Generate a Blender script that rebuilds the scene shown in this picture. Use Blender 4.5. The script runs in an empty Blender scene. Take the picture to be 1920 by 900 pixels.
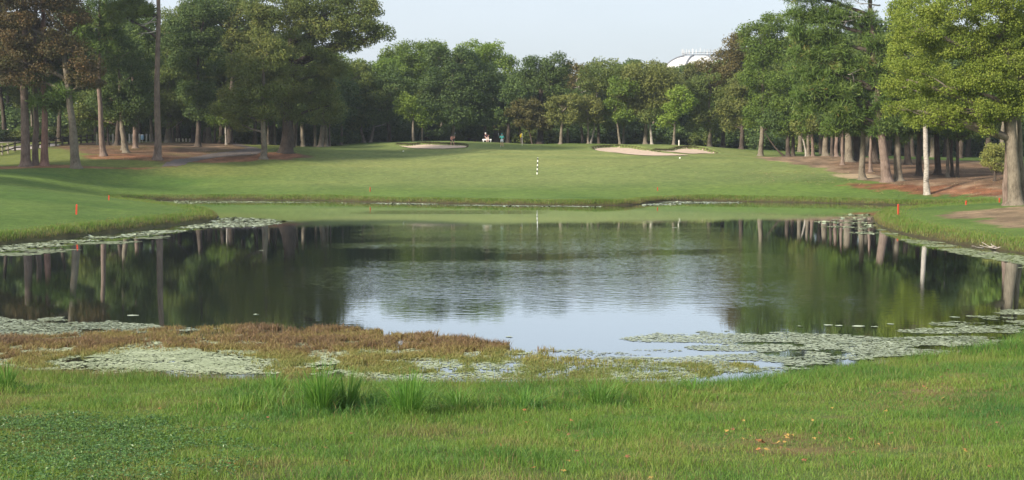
import bpy, bmesh, math, random
import numpy as np
from mathutils import Vector, Matrix
R = np.random.RandomState
rs = R(7)
scene = bpy.context.scene
col = scene.collection
F = 2638.0; CH = 4.6; PITCH = math.atan(165.0/F)
SP, CP = math.sin(PITCH), math.cos(PITCH)

# ------------------------------------------------------------------ places
def at(px, py, d):
    """world point of a picture position lying d metres away"""
    xc = (px-960)/F; yc = (450-py)/F
    dx, dy, dz = xc, CP+yc*SP, -SP+yc*CP
    t = d/dy
    return np.array((dx*t, d, CH+dz*t))
def on_plane(px, py, z=0.0):
    xc = (px-960)/F; yc = (450-py)/F
    dy, dz = CP+yc*SP, -SP+yc*CP
    t = (z-CH)/dz
    return np.array((xc*t, dy*t))

# ------------------------------------------------------------------ noise
def _h(ix, iy, iz, seed):
    v = (ix.astype(np.int64)*374761393 + iy.astype(np.int64)*668265263 + iz.astype(np.int64)*2147483647*3 + seed*144665) & 0xffffffff
    v = ((v ^ (v >> 13))*1274126177) & 0xffffffff
    v = (v ^ (v >> 16)) & 0xffff
    return v/65535.0
def noise2(x, y, seed=0):
    x = np.asarray(x, float); y = np.asarray(y, float)
    ix = np.floor(x); iy = np.floor(y); fx = x-ix; fy = y-iy
    fx = fx*fx*(3-2*fx); fy = fy*fy*(3-2*fy); z = np.zeros_like(ix)
    a = _h(ix, iy, z, seed); b = _h(ix+1, iy, z, seed); c = _h(ix, iy+1, z, seed); d = _h(ix+1, iy+1, z, seed)
    return (a*(1-fx)+b*fx)*(1-fy)+(c*(1-fx)+d*fx)*fy
def fbm(x, y, seed=0, oct=4):
    s = 0; a = .5; t = 0
    for k in range(oct):
        s = s+a*noise2(x*2**k+k*17.3, y*2**k-k*9.1, seed+k); t += a; a *= .5
    return s/t
def sstep(a, b, x):
    t = np.clip((x-a)/(b-a), 0, 1); return t*t*(3-2*t)

# ------------------------------------------------------------------ polygons
def smooth_poly(P, n=4):
    P = np.asarray(P, float); m = len(P); out = []
    for i in range(m):
        p0, p1, p2, p3 = P[i-1], P[i], P[(i+1) % m], P[(i+2) % m]
        for k in range(n):
            t = k/n
            out.append(.5*((2*p1)+(-p0+p2)*t+(2*p0-5*p1+4*p2-p3)*t*t+(-p0+3*p1-3*p2+p3)*t**3))
    return np.array(out)
def sdf(P, x, y, pad=25.0):
    """signed distance to polygon P, positive outside"""
    x = np.asarray(x, float); y = np.asarray(y, float)
    shp = x.shape; x = x.ravel(); y = y.ravel()
    out = np.full(x.shape, pad)
    lo = P.min(0)-pad; hi = P.max(0)+pad
    m = (x > lo[0]) & (x < hi[0]) & (y > lo[1]) & (y < hi[1])
    X = x[m]; Y = y[m]
    if len(X):
        best = np.full(X.shape, 1e9); ins = np.zeros(X.shape, bool)
        Q = np.roll(P, -1, 0)
        for (ax, ay), (bx, by) in zip(P, Q):
            ex, ey = bx-ax, by-ay
            L = ex*ex+ey*ey+1e-12
            t = np.clip(((X-ax)*ex+(Y-ay)*ey)/L, 0, 1)
            d2 = (X-ax-t*ex)**2+(Y-ay-t*ey)**2
            np.minimum(best, d2, out=best)
            c = ((ay > Y) != (by > Y))
            if ey != 0:
                ins ^= c & (X < ex*(Y-ay)/ey+ax)
        d = np.sqrt(best); d[ins] *= -1
        out[m] = np.minimum(d, pad)
    return out.reshape(shp)

POND_PX = [(-700, 560), (-400, 500), (-150, 474), (0, 458), (100, 447), (250, 431), (340, 420), (395, 414), (408, 409), (395, 402), (330, 392),
           (262, 384), (236, 379), (270, 376.5), (330, 375), (450, 375), (600, 376), (700, 379), (820, 381), (950, 383.5), (1080, 385), (1180, 384.5), (1212, 381),
           (1240, 378), (1300, 376.5), (1400, 378), (1500, 379.5), (1600, 382), (1700, 385), (1800, 387), (1850, 389), (1790, 392), (1700, 397), (1655, 402), (1638, 410),
           (1650, 425), (1700, 440), (1780, 455), (1850, 466), (1920, 476), (2050, 495), (2250, 530), (2330, 560), (2250, 595), (2080, 612), (1925, 630), (1860, 650),
           (1780, 664), (1690, 676), (1600, 688), (1500, 700), (1400, 712), (1320, 722), (1240, 722), (1100, 716), (950, 716), (800, 718), (650, 716), (480, 712), (300, 706), (100, 698),
           (-50, 690), (-300, 680), (-600, 660), (-900, 620)]
POND = smooth_poly([on_plane(*p) for p in POND_PX], 4)

# ------------------------------------------------------------------ terrain: heights known at places
TREE_BASES = []   # filled by the tree table
CP_ = [(1000, 350, 143), (1000, 326, 155), (1000, 305, 168), (1000, 289, 180), (950, 276.5, 192), (1000, 272, 200), (1100, 272, 202),
       (850, 271, 192), (850, 264.5, 201), (905, 266.5, 200), (745, 266, 201), (700, 268, 200), (640, 275, 195), (560, 300, 167), (600, 330, 153),
       (800, 300, 172), (1200, 305, 168), (1200, 330, 153), (1200, 273, 202), (1290, 274, 200), (1345, 282, 195), (1400, 290, 190), (1300, 310, 165), (1480, 320, 157),
       (1480, 303, 170), (1700, 296, 230), (1860, 301, 230), (1500, 287, 235), (1600, 291, 215), (1290, 288, 185), (1120, 283, 187), (760, 282, 186), (870, 279, 187),
       (0, 434, 74), (150, 403, 86), (300, 395, 97), (0, 402, 82), (0, 372, 94), (150, 368, 104), (0, 348, 115), (204, 375, 108), (60, 332, 132), (250, 346, 145),
       (250, 322, 152), (250, 302, 158), (400, 303, 163), (400, 276, 182), (0, 292, 165), (0, 268, 200), (150, 264, 200), (0, 262, 235), (150, 262, 235),
       (1400, 345, 140), (1600, 360, 132), (1200, 355, 140), (700, 350, 143), (450, 350, 143), (450, 315, 157),
       (1684, 402, 93), (1810, 386, 106), (1874, 378, 111), (1800, 412, 84), (1900, 428, 73), (1900, 385, 95),
       (595, 780, 20.8), (960, 900, 13.3), (0, 900, 13.3), (1900, 900, 13.0), (1500, 765, 21.5), (1900, 700, 27), (1900, 765, 20.5), (0, 726, 26), (300, 745, 23.5),
       (960, 740, 24), (1250, 740, 24), (960, 820, 17.4), (300, 820, 17.4), (1600, 820, 17.4), (1900, 640, 34.2),
       (960, 272, 225), (600, 275, 225), (1300, 277, 225)]
CW_ = [(0, 0, 3.0), (-15, 0, 3.0), (15, 0, 3.0), (-40, 0, 2.8), (40, 0, 2.8), (0, -30, 3.2), (-40, 28, 1.6), (45, 22, 1.6), (-90, 60, 3), (95, 60, 2.5), (-75, 100, 3), (-110, 150, 4), (80, 110, 2.2),
       (110, 140, 4), (-60, -30, 3), (60, -30, 3), (0, 300, 5), (-150, 300, 5.5), (150, 300, 4.5), (0, 420, 5), (-250, 200, 5), (250, 200, 5), (-200, 50, 4), (200, 50, 4), (0, -100, 4), (-200, -100, 4), (200, -100, 4)]
_rbf = {}
def fit_terrain():
    pts = []
    for (px, py, d) in CP_+TREE_BASES:
        pts.append(at(px, py, d))
    for p in CW_: pts.append(np.array(p, float))
    for i, p in enumerate(POND[::3]):
        near = p[1] < 45
        pts.append(np.array((p[0], p[1], .06 if near else .38)))
    P = np.array(pts); n = len(P)
    c2 = 36.0
    D = np.sqrt(((P[:, None, :2]-P[None, :, :2])**2).sum(2)+c2)
    A = np.zeros((n+3, n+3)); A[:n, :n] = D-np.eye(n)*.6
    A[:n, n] = 1; A[:n, n+1:] = P[:, :2]; A[n, :n] = 1; A[n+1:, :n] = P[:, :2].T
    b = np.zeros(n+3); b[:n] = P[:, 2]
    w = np.linalg.solve(A, b)
    _rbf['P'] = P; _rbf['w'] = w; _rbf['c2'] = c2
def base_h(x, y):
    P, w, c2 = _rbf['P'], _rbf['w'], _rbf['c2']
    out = np.full(x.shape, w[-3])+w[-2]*x+w[-1]*y
    for i in range(len(P)):
        out += w[i]*np.sqrt((x-P[i, 0])**2+(y-P[i, 1])**2+c2)
    return out
BUNKERS = []   # (polygon, y of front, y of back)
def terrain(x, y, sd=None, bunk=True):
    x = np.atleast_1d(np.asarray(x, float)); y = np.atleast_1d(np.asarray(y, float))
    h = base_h(np.clip(x, -260, 260), np.clip(y, -110, 430))
    far = sstep(330, 430, y)
    h = h*(1-far)+5*far
    if sd is None: sd = sdf(POND, x, y)
    h = np.maximum(h, .05+.02*np.clip(sd, 0, 20))
    h = h+(noise2(x/3.1, y/3.1, 5)-.5)*.10*sstep(1, 6, sd)+(noise2(x/11, y/11, 6)-.5)*.22*sstep(4, 14, sd)*sstep(400, 250, y)
    edge = (noise2(x/.9, y/.9, 8)-.5)*.5
    k = np.where(y < 45, 1.6, .75)
    h = np.where(sd > 0, h*sstep(-.35, k, sd+edge*.6), -.45*sstep(0, 2.2, -sd)-.02)
    h = np.where((sd > 0), np.maximum(h, .012), h)
    if bunk:
        for (P, y0, y1, dep) in BUNKERS:
            m = (x > P[:, 0].min()-1) & (x < P[:, 0].max()+1) & (y > P[:, 1].min()-2) & (y < P[:, 1].max()+3)
            if m.any():
                s = sdf(P, x[m], y[m])
                t = np.clip((y[m]-y0)/(y1-y0), 0, 1)
                h[m] -= dep*sstep(.34, -.05, s)*sstep(.05, .8, t)
                h[m] += .14*sstep(1.6, .2, np.abs(s-.5))*sstep(.3, .9, t)*(s > .1)
    return h
def ground(px, py, lo=9.0, hi=420.0):
    """where the sight line through a picture position meets the ground"""
    Y = np.arange(lo, hi, .1)
    xc = (px-960)/F; yc = (450-py)/F
    dy, dz = CP+yc*SP, -SP+yc*CP
    t = Y/dy; X = xc*t; Z = CH+dz*t
    g = np.maximum(terrain(X, Y, bunk=False), 0)
    k = np.argmax(Z <= g)
    if not (Z <= g).any(): k = np.argmin(Z-g)
    return np.array((X[k], Y[k]))
def gz(x, y): return float(terrain(x, y)[0])

# ------------------------------------------------------------------ meshes and objects
def mesh_np(name, V, Fc, nper, mat=None, attrs=None, smooth=False, colors=None, matidx=None):
    """V (n,3); Fc flat loop index array with nper vertices per face"""
    me = bpy.data.meshes.new(name)
    V = np.ascontiguousarray(V, np.float32); Fc = np.ascontiguousarray(Fc, np.int32).ravel()
    me.vertices.add(len(V)); me.vertices.foreach_set('co', V.ravel())
    me.loops.add(len(Fc)); me.loops.foreach_set('vertex_index', Fc)
    if np.isscalar(nper):
        nf = len(Fc)//nper; st = np.arange(nf, dtype=np.int32)*nper
    else:
        nper = np.asarray(nper, np.int32); nf = len(nper); st = np.concatenate(([0], np.cumsum(nper)[:-1])).astype(np.int32)
    me.polygons.add(nf); me.polygons.foreach_set('loop_start', st)
    if matidx is not None: me.polygons.foreach_set('material_index', np.ascontiguousarray(matidx, np.int32))
    me.update(calc_edges=True)
    me.polygons.foreach_set('use_smooth', np.full(nf, bool(smooth)))
    for k, v in (attrs or {}).items():
        a = me.attributes.new(k, 'FLOAT', 'POINT'); a.data.foreach_set('value', np.ascontiguousarray(v, np.float32))
    for k, v in (colors or {}).items():
        a = me.attributes.new(k, 'FLOAT_COLOR', 'POINT')
        v = np.concatenate((v, np.ones((len(v), 1))), 1)
        a.data.foreach_set('color', np.ascontiguousarray(v, np.float32).ravel())
    if mat:
        for m in (mat if isinstance(mat, (list, tuple)) else [mat]): me.materials.append(m)
    return me
def link(name, data, parent=None, **p):
    o = bpy.data.objects.new(name, data); col.objects.link(o)
    if parent is not None: o.parent = parent
    for k, v in p.items(): o[k] = v
    return o
def thing(name, label, cat, loc=(0, 0, 0), group=None, data=None):
    o = bpy.data.objects.new(name, data); col.objects.link(o)
    o.location = tuple(float(v) for v in loc)
    o['label'] = label; o['category'] = cat
    if group: o['group'] = group
    if data is None: o.empty_display_size = .3
    return o

class MB:
    """collects tubes, boxes and loose faces into one mesh"""
    def __init__(s): s.V = []; s.F = []; s.N = []; s.n = 0; s.M = []
    def add(s, V, Fs, m=0):
        s.V.append(np.asarray(V, float))
        for f in Fs: s.F.extend([i+s.n for i in f]); s.N.append(len(f)); s.M.append(m)
        s.n += len(V)
    def tube(s, path, rad, sides=8, m=0, rough=0.0, cap=True, rnd=rs):
        path = np.asarray(path, float); rad = np.broadcast_to(np.asarray(rad, float), (len(path),))
        t = np.gradient(path, axis=0); t /= np.linalg.norm(t, axis=1)[:, None]+1e-9
        ref = np.array((1., 0, 0)) if abs(t[0][0]) < .8 else np.array((0, 1., 0))
        V = []; ang = np.arange(sides)*2*np.pi/sides
        for i in range(len(path)):
            u = ref-t[i]*ref.dot(t[i]); u /= np.linalg.norm(u); v = np.cross(t[i], u); ref = u
            rr = rad[i]*(1+rough*(rnd.rand(sides)-.5))
            V.append(path[i]+np.outer(np.cos(ang)*rr, u)+np.outer(np.sin(ang)*rr, v))
        V = np.concatenate(V); Fs = []
        for i in range(len(path)-1):
            for k in range(sides):
                a = i*sides+k; b = i*sides+(k+1) % sides
                Fs.append((a, b, b+sides, a+sides))
        if cap:
            Fs.append(tuple(range(sides-1, -1, -1))); Fs.append(tuple((len(path)-1)*sides+k for k in range(sides)))
        s.add(V, Fs, m)
    def box(s, c, h, m=0, rot=0.0):
        c = np.asarray(c, float); V = []
        for dz in (-1, 1):
            for dx, dy in ((-1, -1), (1, -1), (1, 1), (-1, 1)):
                X, Y = dx*h[0], dy*h[1]
                V.append((c[0]+X*math.cos(rot)-Y*math.sin(rot), c[1]+X*math.sin(rot)+Y*math.cos(rot), c[2]+dz*h[2]))
        s.add(V, [(3, 2, 1, 0), (4, 5, 6, 7), (0, 1, 5, 4), (1, 2, 6, 5), (2, 3, 7, 6), (3, 0, 4, 7)], m)
    def mesh(s, name, mat, smooth=False):
        return mesh_np(name, np.concatenate(s.V), s.F, s.N, mat, smooth=smooth, matidx=s.M)

# ------------------------------------------------------------------ materials
def newmat(name):
    m = bpy.data.materials.new(name); m.use_nodes = True
    nt = m.node_tree; nt.nodes.clear()
    out = nt.nodes.new('ShaderNodeOutputMaterial')
    return m, nt, out
def N(nt, t, **kw):
    n = nt.nodes.new(t)
    for k, v in kw.items():
        if k in n.inputs.keys(): n.inputs[k].default_value = v
        else: setattr(n, k, v)
    return n
def ramp(nt, cols, poss=None):
    r = nt.nodes.new('ShaderNodeValToRGB'); e = r.color_ramp.elements
    poss = poss or [i/(len(cols)-1) for i in range(len(cols))]
    while len(e) < len(cols): e.new(.5)
    for k, (c, p) in enumerate(zip(cols, poss)):
        e[k].position = p; e[k].color = (*c, 1)
    return r
def simple(name, c, rough=.6, spec=.3, noise=.25, scale=6.0, bump=0.0, metal=0):
    m, nt, out = newmat(name)
    b = N(nt, 'ShaderNodeBsdfPrincipled'); b.inputs['Roughness'].default_value = rough
    b.inputs['Specular IOR Level'].default_value = spec; b.inputs['Metallic'].default_value = metal
    tc = N(nt, 'ShaderNodeTexCoord'); n = N(nt, 'ShaderNodeTexNoise', Scale=scale, Detail=5.0)
    nt.links.new(tc.outputs['Object'], n.inputs['Vector'])
    c = np.array(c)
    r = ramp(nt, [tuple(c*(1-noise)), tuple(np.minimum(c*(1+noise), 1))], [.3, .7])
    nt.links.new(n.outputs['Fac'], r.inputs[0]); nt.links.new(r.outputs[0], b.inputs['Base Color'])
    if bump:
        bp = N(nt, 'ShaderNodeBump', Strength=bump, Distance=.02)
        nt.links.new(n.outputs['Fac'], bp.inputs['Height']); nt.links.new(bp.outputs[0], b.inputs['Normal'])
    nt.links.new(b.outputs[0], out.inputs[0]); return m
def leafmat(name, cols, trans=.35, rough=.55, spec=.25, poss=None):
    m, nt, out = newmat(name)
    at_ = N(nt, 'ShaderNodeAttribute', attribute_name='tint')
    oi = N(nt, 'ShaderNodeObjectInfo')
    r = ramp(nt, cols, poss); nt.links.new(at_.outputs['Fac'], r.inputs[0])
    mm = N(nt, 'ShaderNodeMath', operation='MULTIPLY_ADD'); mm.inputs[1].default_value = .35; mm.inputs[2].default_value = .83
    nt.links.new(oi.outputs['Random'], mm.inputs[0])
    mx = N(nt, 'ShaderNodeVectorMath', operation='SCALE'); nt.links.new(r.outputs[0], mx.inputs[0]); nt.links.new(mm.outputs[0], mx.inputs['Scale'])
    b = N(nt, 'ShaderNodeBsdfPrincipled'); b.inputs['Roughness'].default_value = rough; b.inputs['Specular IOR Level'].default_value = spec
    t = N(nt, 'ShaderNodeBsdfTranslucent')
    nt.links.new(mx.outputs[0], b.inputs['Base Color']); nt.links.new(mx.outputs[0], t.inputs['Color'])
    s = N(nt, 'ShaderNodeMixShader'); s.inputs[0].default_value = trans
    nt.links.new(b.outputs[0], s.inputs[1]); nt.links.new(t.outputs[0], s.inputs[2]); nt.links.new(s.outputs[0], out.inputs[0])
    return m
def barkmat(name, c, c2, zs=.25, scale=9.0, bump=.6):
    m, nt, out = newmat(name)
    b = N(nt, 'ShaderNodeBsdfPrincipled'); b.inputs['Roughness'].default_value = .9; b.inputs['Specular IOR Level'].default_value = .1
    tc = N(nt, 'ShaderNodeTexCoord'); mp = N(nt, 'ShaderNodeMapping'); mp.inputs['Scale'].default_value = (1, 1, zs)
    nt.links.new(tc.outputs['Object'], mp.inputs[0])
    n = N(nt, 'ShaderNodeTexNoise', Scale=scale, Detail=6.0, Roughness=.65); nt.links.new(mp.outputs[0], n.inputs['Vector'])
    n2 = N(nt, 'ShaderNodeTexNoise', Scale=1.1, Detail=3.0); nt.links.new(tc.outputs['Object'], n2.inputs['Vector'])
    ad = N(nt, 'ShaderNodeMath', operation='MULTIPLY_ADD'); ad.inputs[1].default_value = .6; nt.links.new(n2.outputs['Fac'], ad.inputs[0]); nt.links.new(n.outputs['Fac'], ad.inputs[2])
    r = ramp(nt, [c2, c, tuple(min(1, v*1.35) for v in c)], [.55, .8, 1.0]); nt.links.new(ad.outputs[0], r.inputs[0]); nt.links.new(r.outputs[0], b.inputs['Base Color'])
    bp = N(nt, 'ShaderNodeBump', Strength=bump, Distance=.05); nt.links.new(n.outputs['Fac'], bp.inputs['Height']); nt.links.new(bp.outputs[0], b.inputs['Normal'])
    nt.links.new(b.outputs[0], out.inputs[0]); return m
# ------------------------------------------------------------------ ground sheet
def build_ground():
    Y = np.concatenate((np.arange(-60, 8, 2.0), np.arange(8, 42, .16), np.arange(42, 120, .4), np.arange(120, 142, .2), np.arange(142, 176, .4),
                        np.arange(176, 206, .2), np.arange(206, 300, 1.0), np.arange(300, 430, 5.0), 430*1.12**np.arange(0, 22)))
    U = np.concatenate((-np.linspace(1.6, .42, 60)[:-1], np.linspace(-.42, .42, 440), np.linspace(.42, 1.6, 60)[1:]))
    X, YY = np.meshgrid(U, Y)
    X = X*(np.maximum(YY, 8)+30)
    ny, nx = X.shape
    sd = sdf(POND, X, YY)
    Z = terrain(X.ravel(), YY.ravel(), sd.ravel()).reshape(X.shape)
    x, y = X, YY
    # own colours of the turf, mulch and earth
    n1 = fbm(x/6, y/6, 21); n2 = fbm(x/25, y/14, 22); n3 = fbm(x/1.3, y/1.3, 23)
    g_dark = np.array((.060, .112, .024)); g_mid = np.array((.108, .158, .038)); g_yel = np.array((.190, .212, .075))
    def mix(a, b, t): return a*(1-t[..., None])+b*t[..., None]
    c = mix(np.broadcast_to(g_dark, x.shape+(3,)), g_mid, np.clip(n1*1.5-.25, 0, 1))
    # worn, yellower fairway in the middle
    fair = sstep(135, 148, y)*sstep(215, 190, y)*sstep(-34, -18, x-(y-150)*.0)*sstep(46, 30, x)
    c = mix(c, np.broadcast_to(g_yel, c.shape), np.clip(fair*(.55+.9*(n2-.3)), 0, .95))
    stripe = sstep(.42, .6, noise2(x/60+3, y/3.2, 31))
    c = mix(c, c*np.array((.82, .9, .9)), stripe*.8*sstep(130, 140, y))
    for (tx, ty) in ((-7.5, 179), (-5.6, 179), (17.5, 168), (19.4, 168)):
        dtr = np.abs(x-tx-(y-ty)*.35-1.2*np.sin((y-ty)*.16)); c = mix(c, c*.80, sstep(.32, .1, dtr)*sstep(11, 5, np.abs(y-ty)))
    c = mix(c, np.broadcast_to((.105, .165, .035), c.shape), sstep(127, 131, y)*sstep(142, 135, y)*.55*(np.abs(x) < 50))
    c = c*(.86+.28*fbm(x/2.2, y/2.8, 62, 3)[..., None])
    near = sstep(45, 30, y)
    c = mix(c, np.broadcast_to((.09, .115, .03), c.shape), near*np.clip(n3*1.2-.2, 0, 1))
    earth = sstep(.62, .75, fbm(x/.8, y/.8, 41))*near
    c = mix(c, np.broadcast_to((.12, .085, .045), c.shape), earth*.35)
    leftgrass = sstep(-20, -34, x)*sstep(148, 154, y)
    c = mix(c, np.broadcast_to((.15, .16, .05), c.shape), leftgrass*.7)
    # rough bank lip
    c = mix(c, np.broadcast_to((.07, .085, .03), c.shape), sstep(1.2, .2, sd)*.8*(y > 45))
    c = mix(c, np.broadcast_to((.045, .035, .022), c.shape), sstep(.35, -.1, sd))
    def patch(px, colr, soft=1.2, amt=1.0, ns=2.2, nsd=51, breakup=.0):
        P = smooth_poly([ground(*p) for p in px], 3)
        s = sdf(P, x, y)
        e = s+(fbm(x/ns, y/ns, nsd)-.5)*soft*3.0
        t = sstep(soft*.5, -soft*.5, e)*amt
        if breakup: t = t*(1-breakup*sstep(.5, .68, fbm(x/3.0, y/2.0, nsd+5)))
        v = (.75+.5*n3)[..., None]*np.array(colr)
        return mix(c, v, np.clip(t, 0, 1))
    red = (.21, .10, .06); dirt = (.20, .14, .098); brown = (.135, .082, .055)
    c = patch([(100, 275), (180, 266), (300, 268), (440, 268), (470, 283), (560, 289), (572, 294), (540, 299), (400, 302), (330, 303), (250, 298), (150, 285)], brown, 1.2, 1, breakup=.25)
    c = patch([(150, 292), (260, 290), (300, 294), (400, 296), (540, 293), (500, 300), (330, 303), (180, 299)], red, .8, .9, breakup=.3)
    c = patch([(-200, 312), (0, 312), (170, 312), (330, 313), (170, 316.5), (0, 317), (-200, 317)], red, .4, .9, breakup=.1)
    c = patch([(300, 268), (440, 268), (455, 276), (380, 284), (330, 274)], dirt, .8, .8, breakup=.2)
    c = patch([(490, 287), (530, 285), (565, 291), (540, 298), (470, 298)], red, .6, .9)
    c = patch([(1412, 294), (1500, 292.5), (1600, 294), (1860, 303), (1990, 330), (1960, 372), (1890, 372), (1800, 366), (1700, 352), (1640, 340), (1590, 328), (1540, 315), (1480, 305)], dirt, 1.0, 1, breakup=.0)
    c = patch([(1560, 303), (1700, 305), (1860, 310), (1990, 335), (1960, 350), (1880, 352), (1700, 342), (1640, 330), (1590, 315)], brown, 1.5, .85, breakup=.3)
    c = patch([(1585, 347), (1640, 344), (1720, 347), (1800, 350), (1890, 354), (1880, 364), (1760, 366), (1680, 359), (1620, 353)], (.18, .078, .044), 1.3, .95, 1.1, 57, breakup=.25)
    c = patch([(1560, 327), (1620, 326), (1660, 332), (1600, 335)], (.40, .30, .21), .5, .8)
    c = patch([(1750, 403), (1850, 393), (1935, 388), (1990, 425), (1880, 427), (1850, 413), (1790, 409)], dirt, .9, .95, breakup=.15)
    c = patch([(1380, 835), (1470, 812), (1530, 822), (1560, 845), (1450, 856)], (.17, .115, .06), .35, .8, .5, breakup=.3)
    c = patch([(1690, 735), (1790, 700), (1860, 706), (1800, 735), (1720, 750)], (.19, .12, .07), .35, .8, .5, breakup=.3)
    c = patch([(0, 470), (200, 445), (420, 412), (400, 405), (200, 430), (0, 445)], (.12, .12, .05), .5, .35, .5)
    wood = sstep(.45, .2, np.abs(c[..., 0]-.2)/.2)*(c[..., 0] > c[..., 1])*(y > 60)
    c = c*(1+(wood*(fbm(x/1.1, y/1.6, 63)-.5)*1.3)[..., None])
    c = c*(.84+.32*fbm(x/.45, y/.45, 61)[..., None])
    idx = np.arange(ny*nx).reshape(ny, nx)
    q = np.stack((idx[:-1, :-1], idx[:-1, 1:], idx[1:, 1:], idx[1:, :-1]), -1).reshape(-1, 4)
    V = np.stack((X.ravel(), YY.ravel(), Z.ravel()), 1)
    m, nt, out = newmat('turf_and_earth')
    b = N(nt, 'ShaderNodeBsdfPrincipled'); b.inputs['Roughness'].default_value = .9; b.inputs['Specular IOR Level'].default_value = .12
    vc = N(nt, 'ShaderNodeVertexColor', layer_name='albedo')
    tc = N(nt, 'ShaderNodeTexCoord')
    n = N(nt, 'ShaderNodeTexNoise', Scale=9.0, Detail=8.0, Roughness=.7); nt.links.new(tc.outputs['Object'], n.inputs['Vector'])
    n2_ = N(nt, 'ShaderNodeTexNoise', Scale=1.6, Detail=6.0, Roughness=.6); nt.links.new(tc.outputs['Object'], n2_.inputs['Vector'])
    r = ramp(nt, [(.72, .72, .68), (1.28, 1.28, 1.2)], [.32, .68]); nt.links.new(n.outputs['Fac'], r.inputs[0])
    r2 = ramp(nt, [(.80, .84, .80), (1.22, 1.18, 1.15)], [.35, .65]); nt.links.new(n2_.outputs['Fac'], r2.inputs[0])
    mu = N(nt, 'ShaderNodeMixRGB', blend_type='MULTIPLY'); mu.inputs[0].default_value = 1
    mu2 = N(nt, 'ShaderNodeMixRGB', blend_type='MULTIPLY'); mu2.inputs[0].default_value = 1
    nt.links.new(vc.outputs['Color'], mu.inputs[1]); nt.links.new(r.outputs[0], mu.inputs[2])
    nt.links.new(mu.outputs[0], mu2.inputs[1]); nt.links.new(r2.outputs[0], mu2.inputs[2]); nt.links.new(mu2.outputs[0], b.inputs['Base Color'])
    bp = N(nt, 'ShaderNodeBump', Strength=.5, Distance=.06); nt.links.new(n.outputs['Fac'], bp.inputs['Height']); nt.links.new(bp.outputs[0], b.inputs['Normal'])
    nt.links.new(b.outputs[0], out.inputs[0])
    me = mesh_np('ground', V, q, 4, m, smooth=True, colors={'albedo': c.reshape(-1, 3)})
    link('ground', me, kind='structure')

def sheet(name, px, mat, res=.18, dz=.03, wob=.3, world=None, skirt=0):
    """a sheet lying on the ground inside an outline"""
    P = world if world is not None else smooth_poly([ground(*p) for p in px], 4)
    lo = P.min(0)-.5; hi = P.max(0)+.5
    xs = np.arange(lo[0], hi[0], res*1.3); ys = np.arange(lo[1], hi[1], res)
    X, Y = np.meshgrid(xs, ys); ny, nx = X.shape
    Xc = (X[:-1, :-1]+X[1:, 1:])/2; Yc = (Y[:-1, :-1]+Y[1:, 1:])/2
    k = sdf(P, Xc, Yc)+(noise2(Xc/.7, Yc/.7, 3)-.5)*wob < 0
    Z = terrain(X.ravel(), Y.ravel())+dz
    idx = np.arange(ny*nx).reshape(ny, nx)
    q = np.stack((idx[:-1, :-1], idx[:-1, 1:], idx[1:, 1:], idx[1:, :-1]), -1)[k]
    used, inv = np.unique(q.ravel(), return_inverse=True)
    V = np.stack((X.ravel(), Y.ravel(), Z), 1)[used]
    me = mesh_np(name, V, inv, 4, mat, smooth=True)
    return me, P

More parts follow.
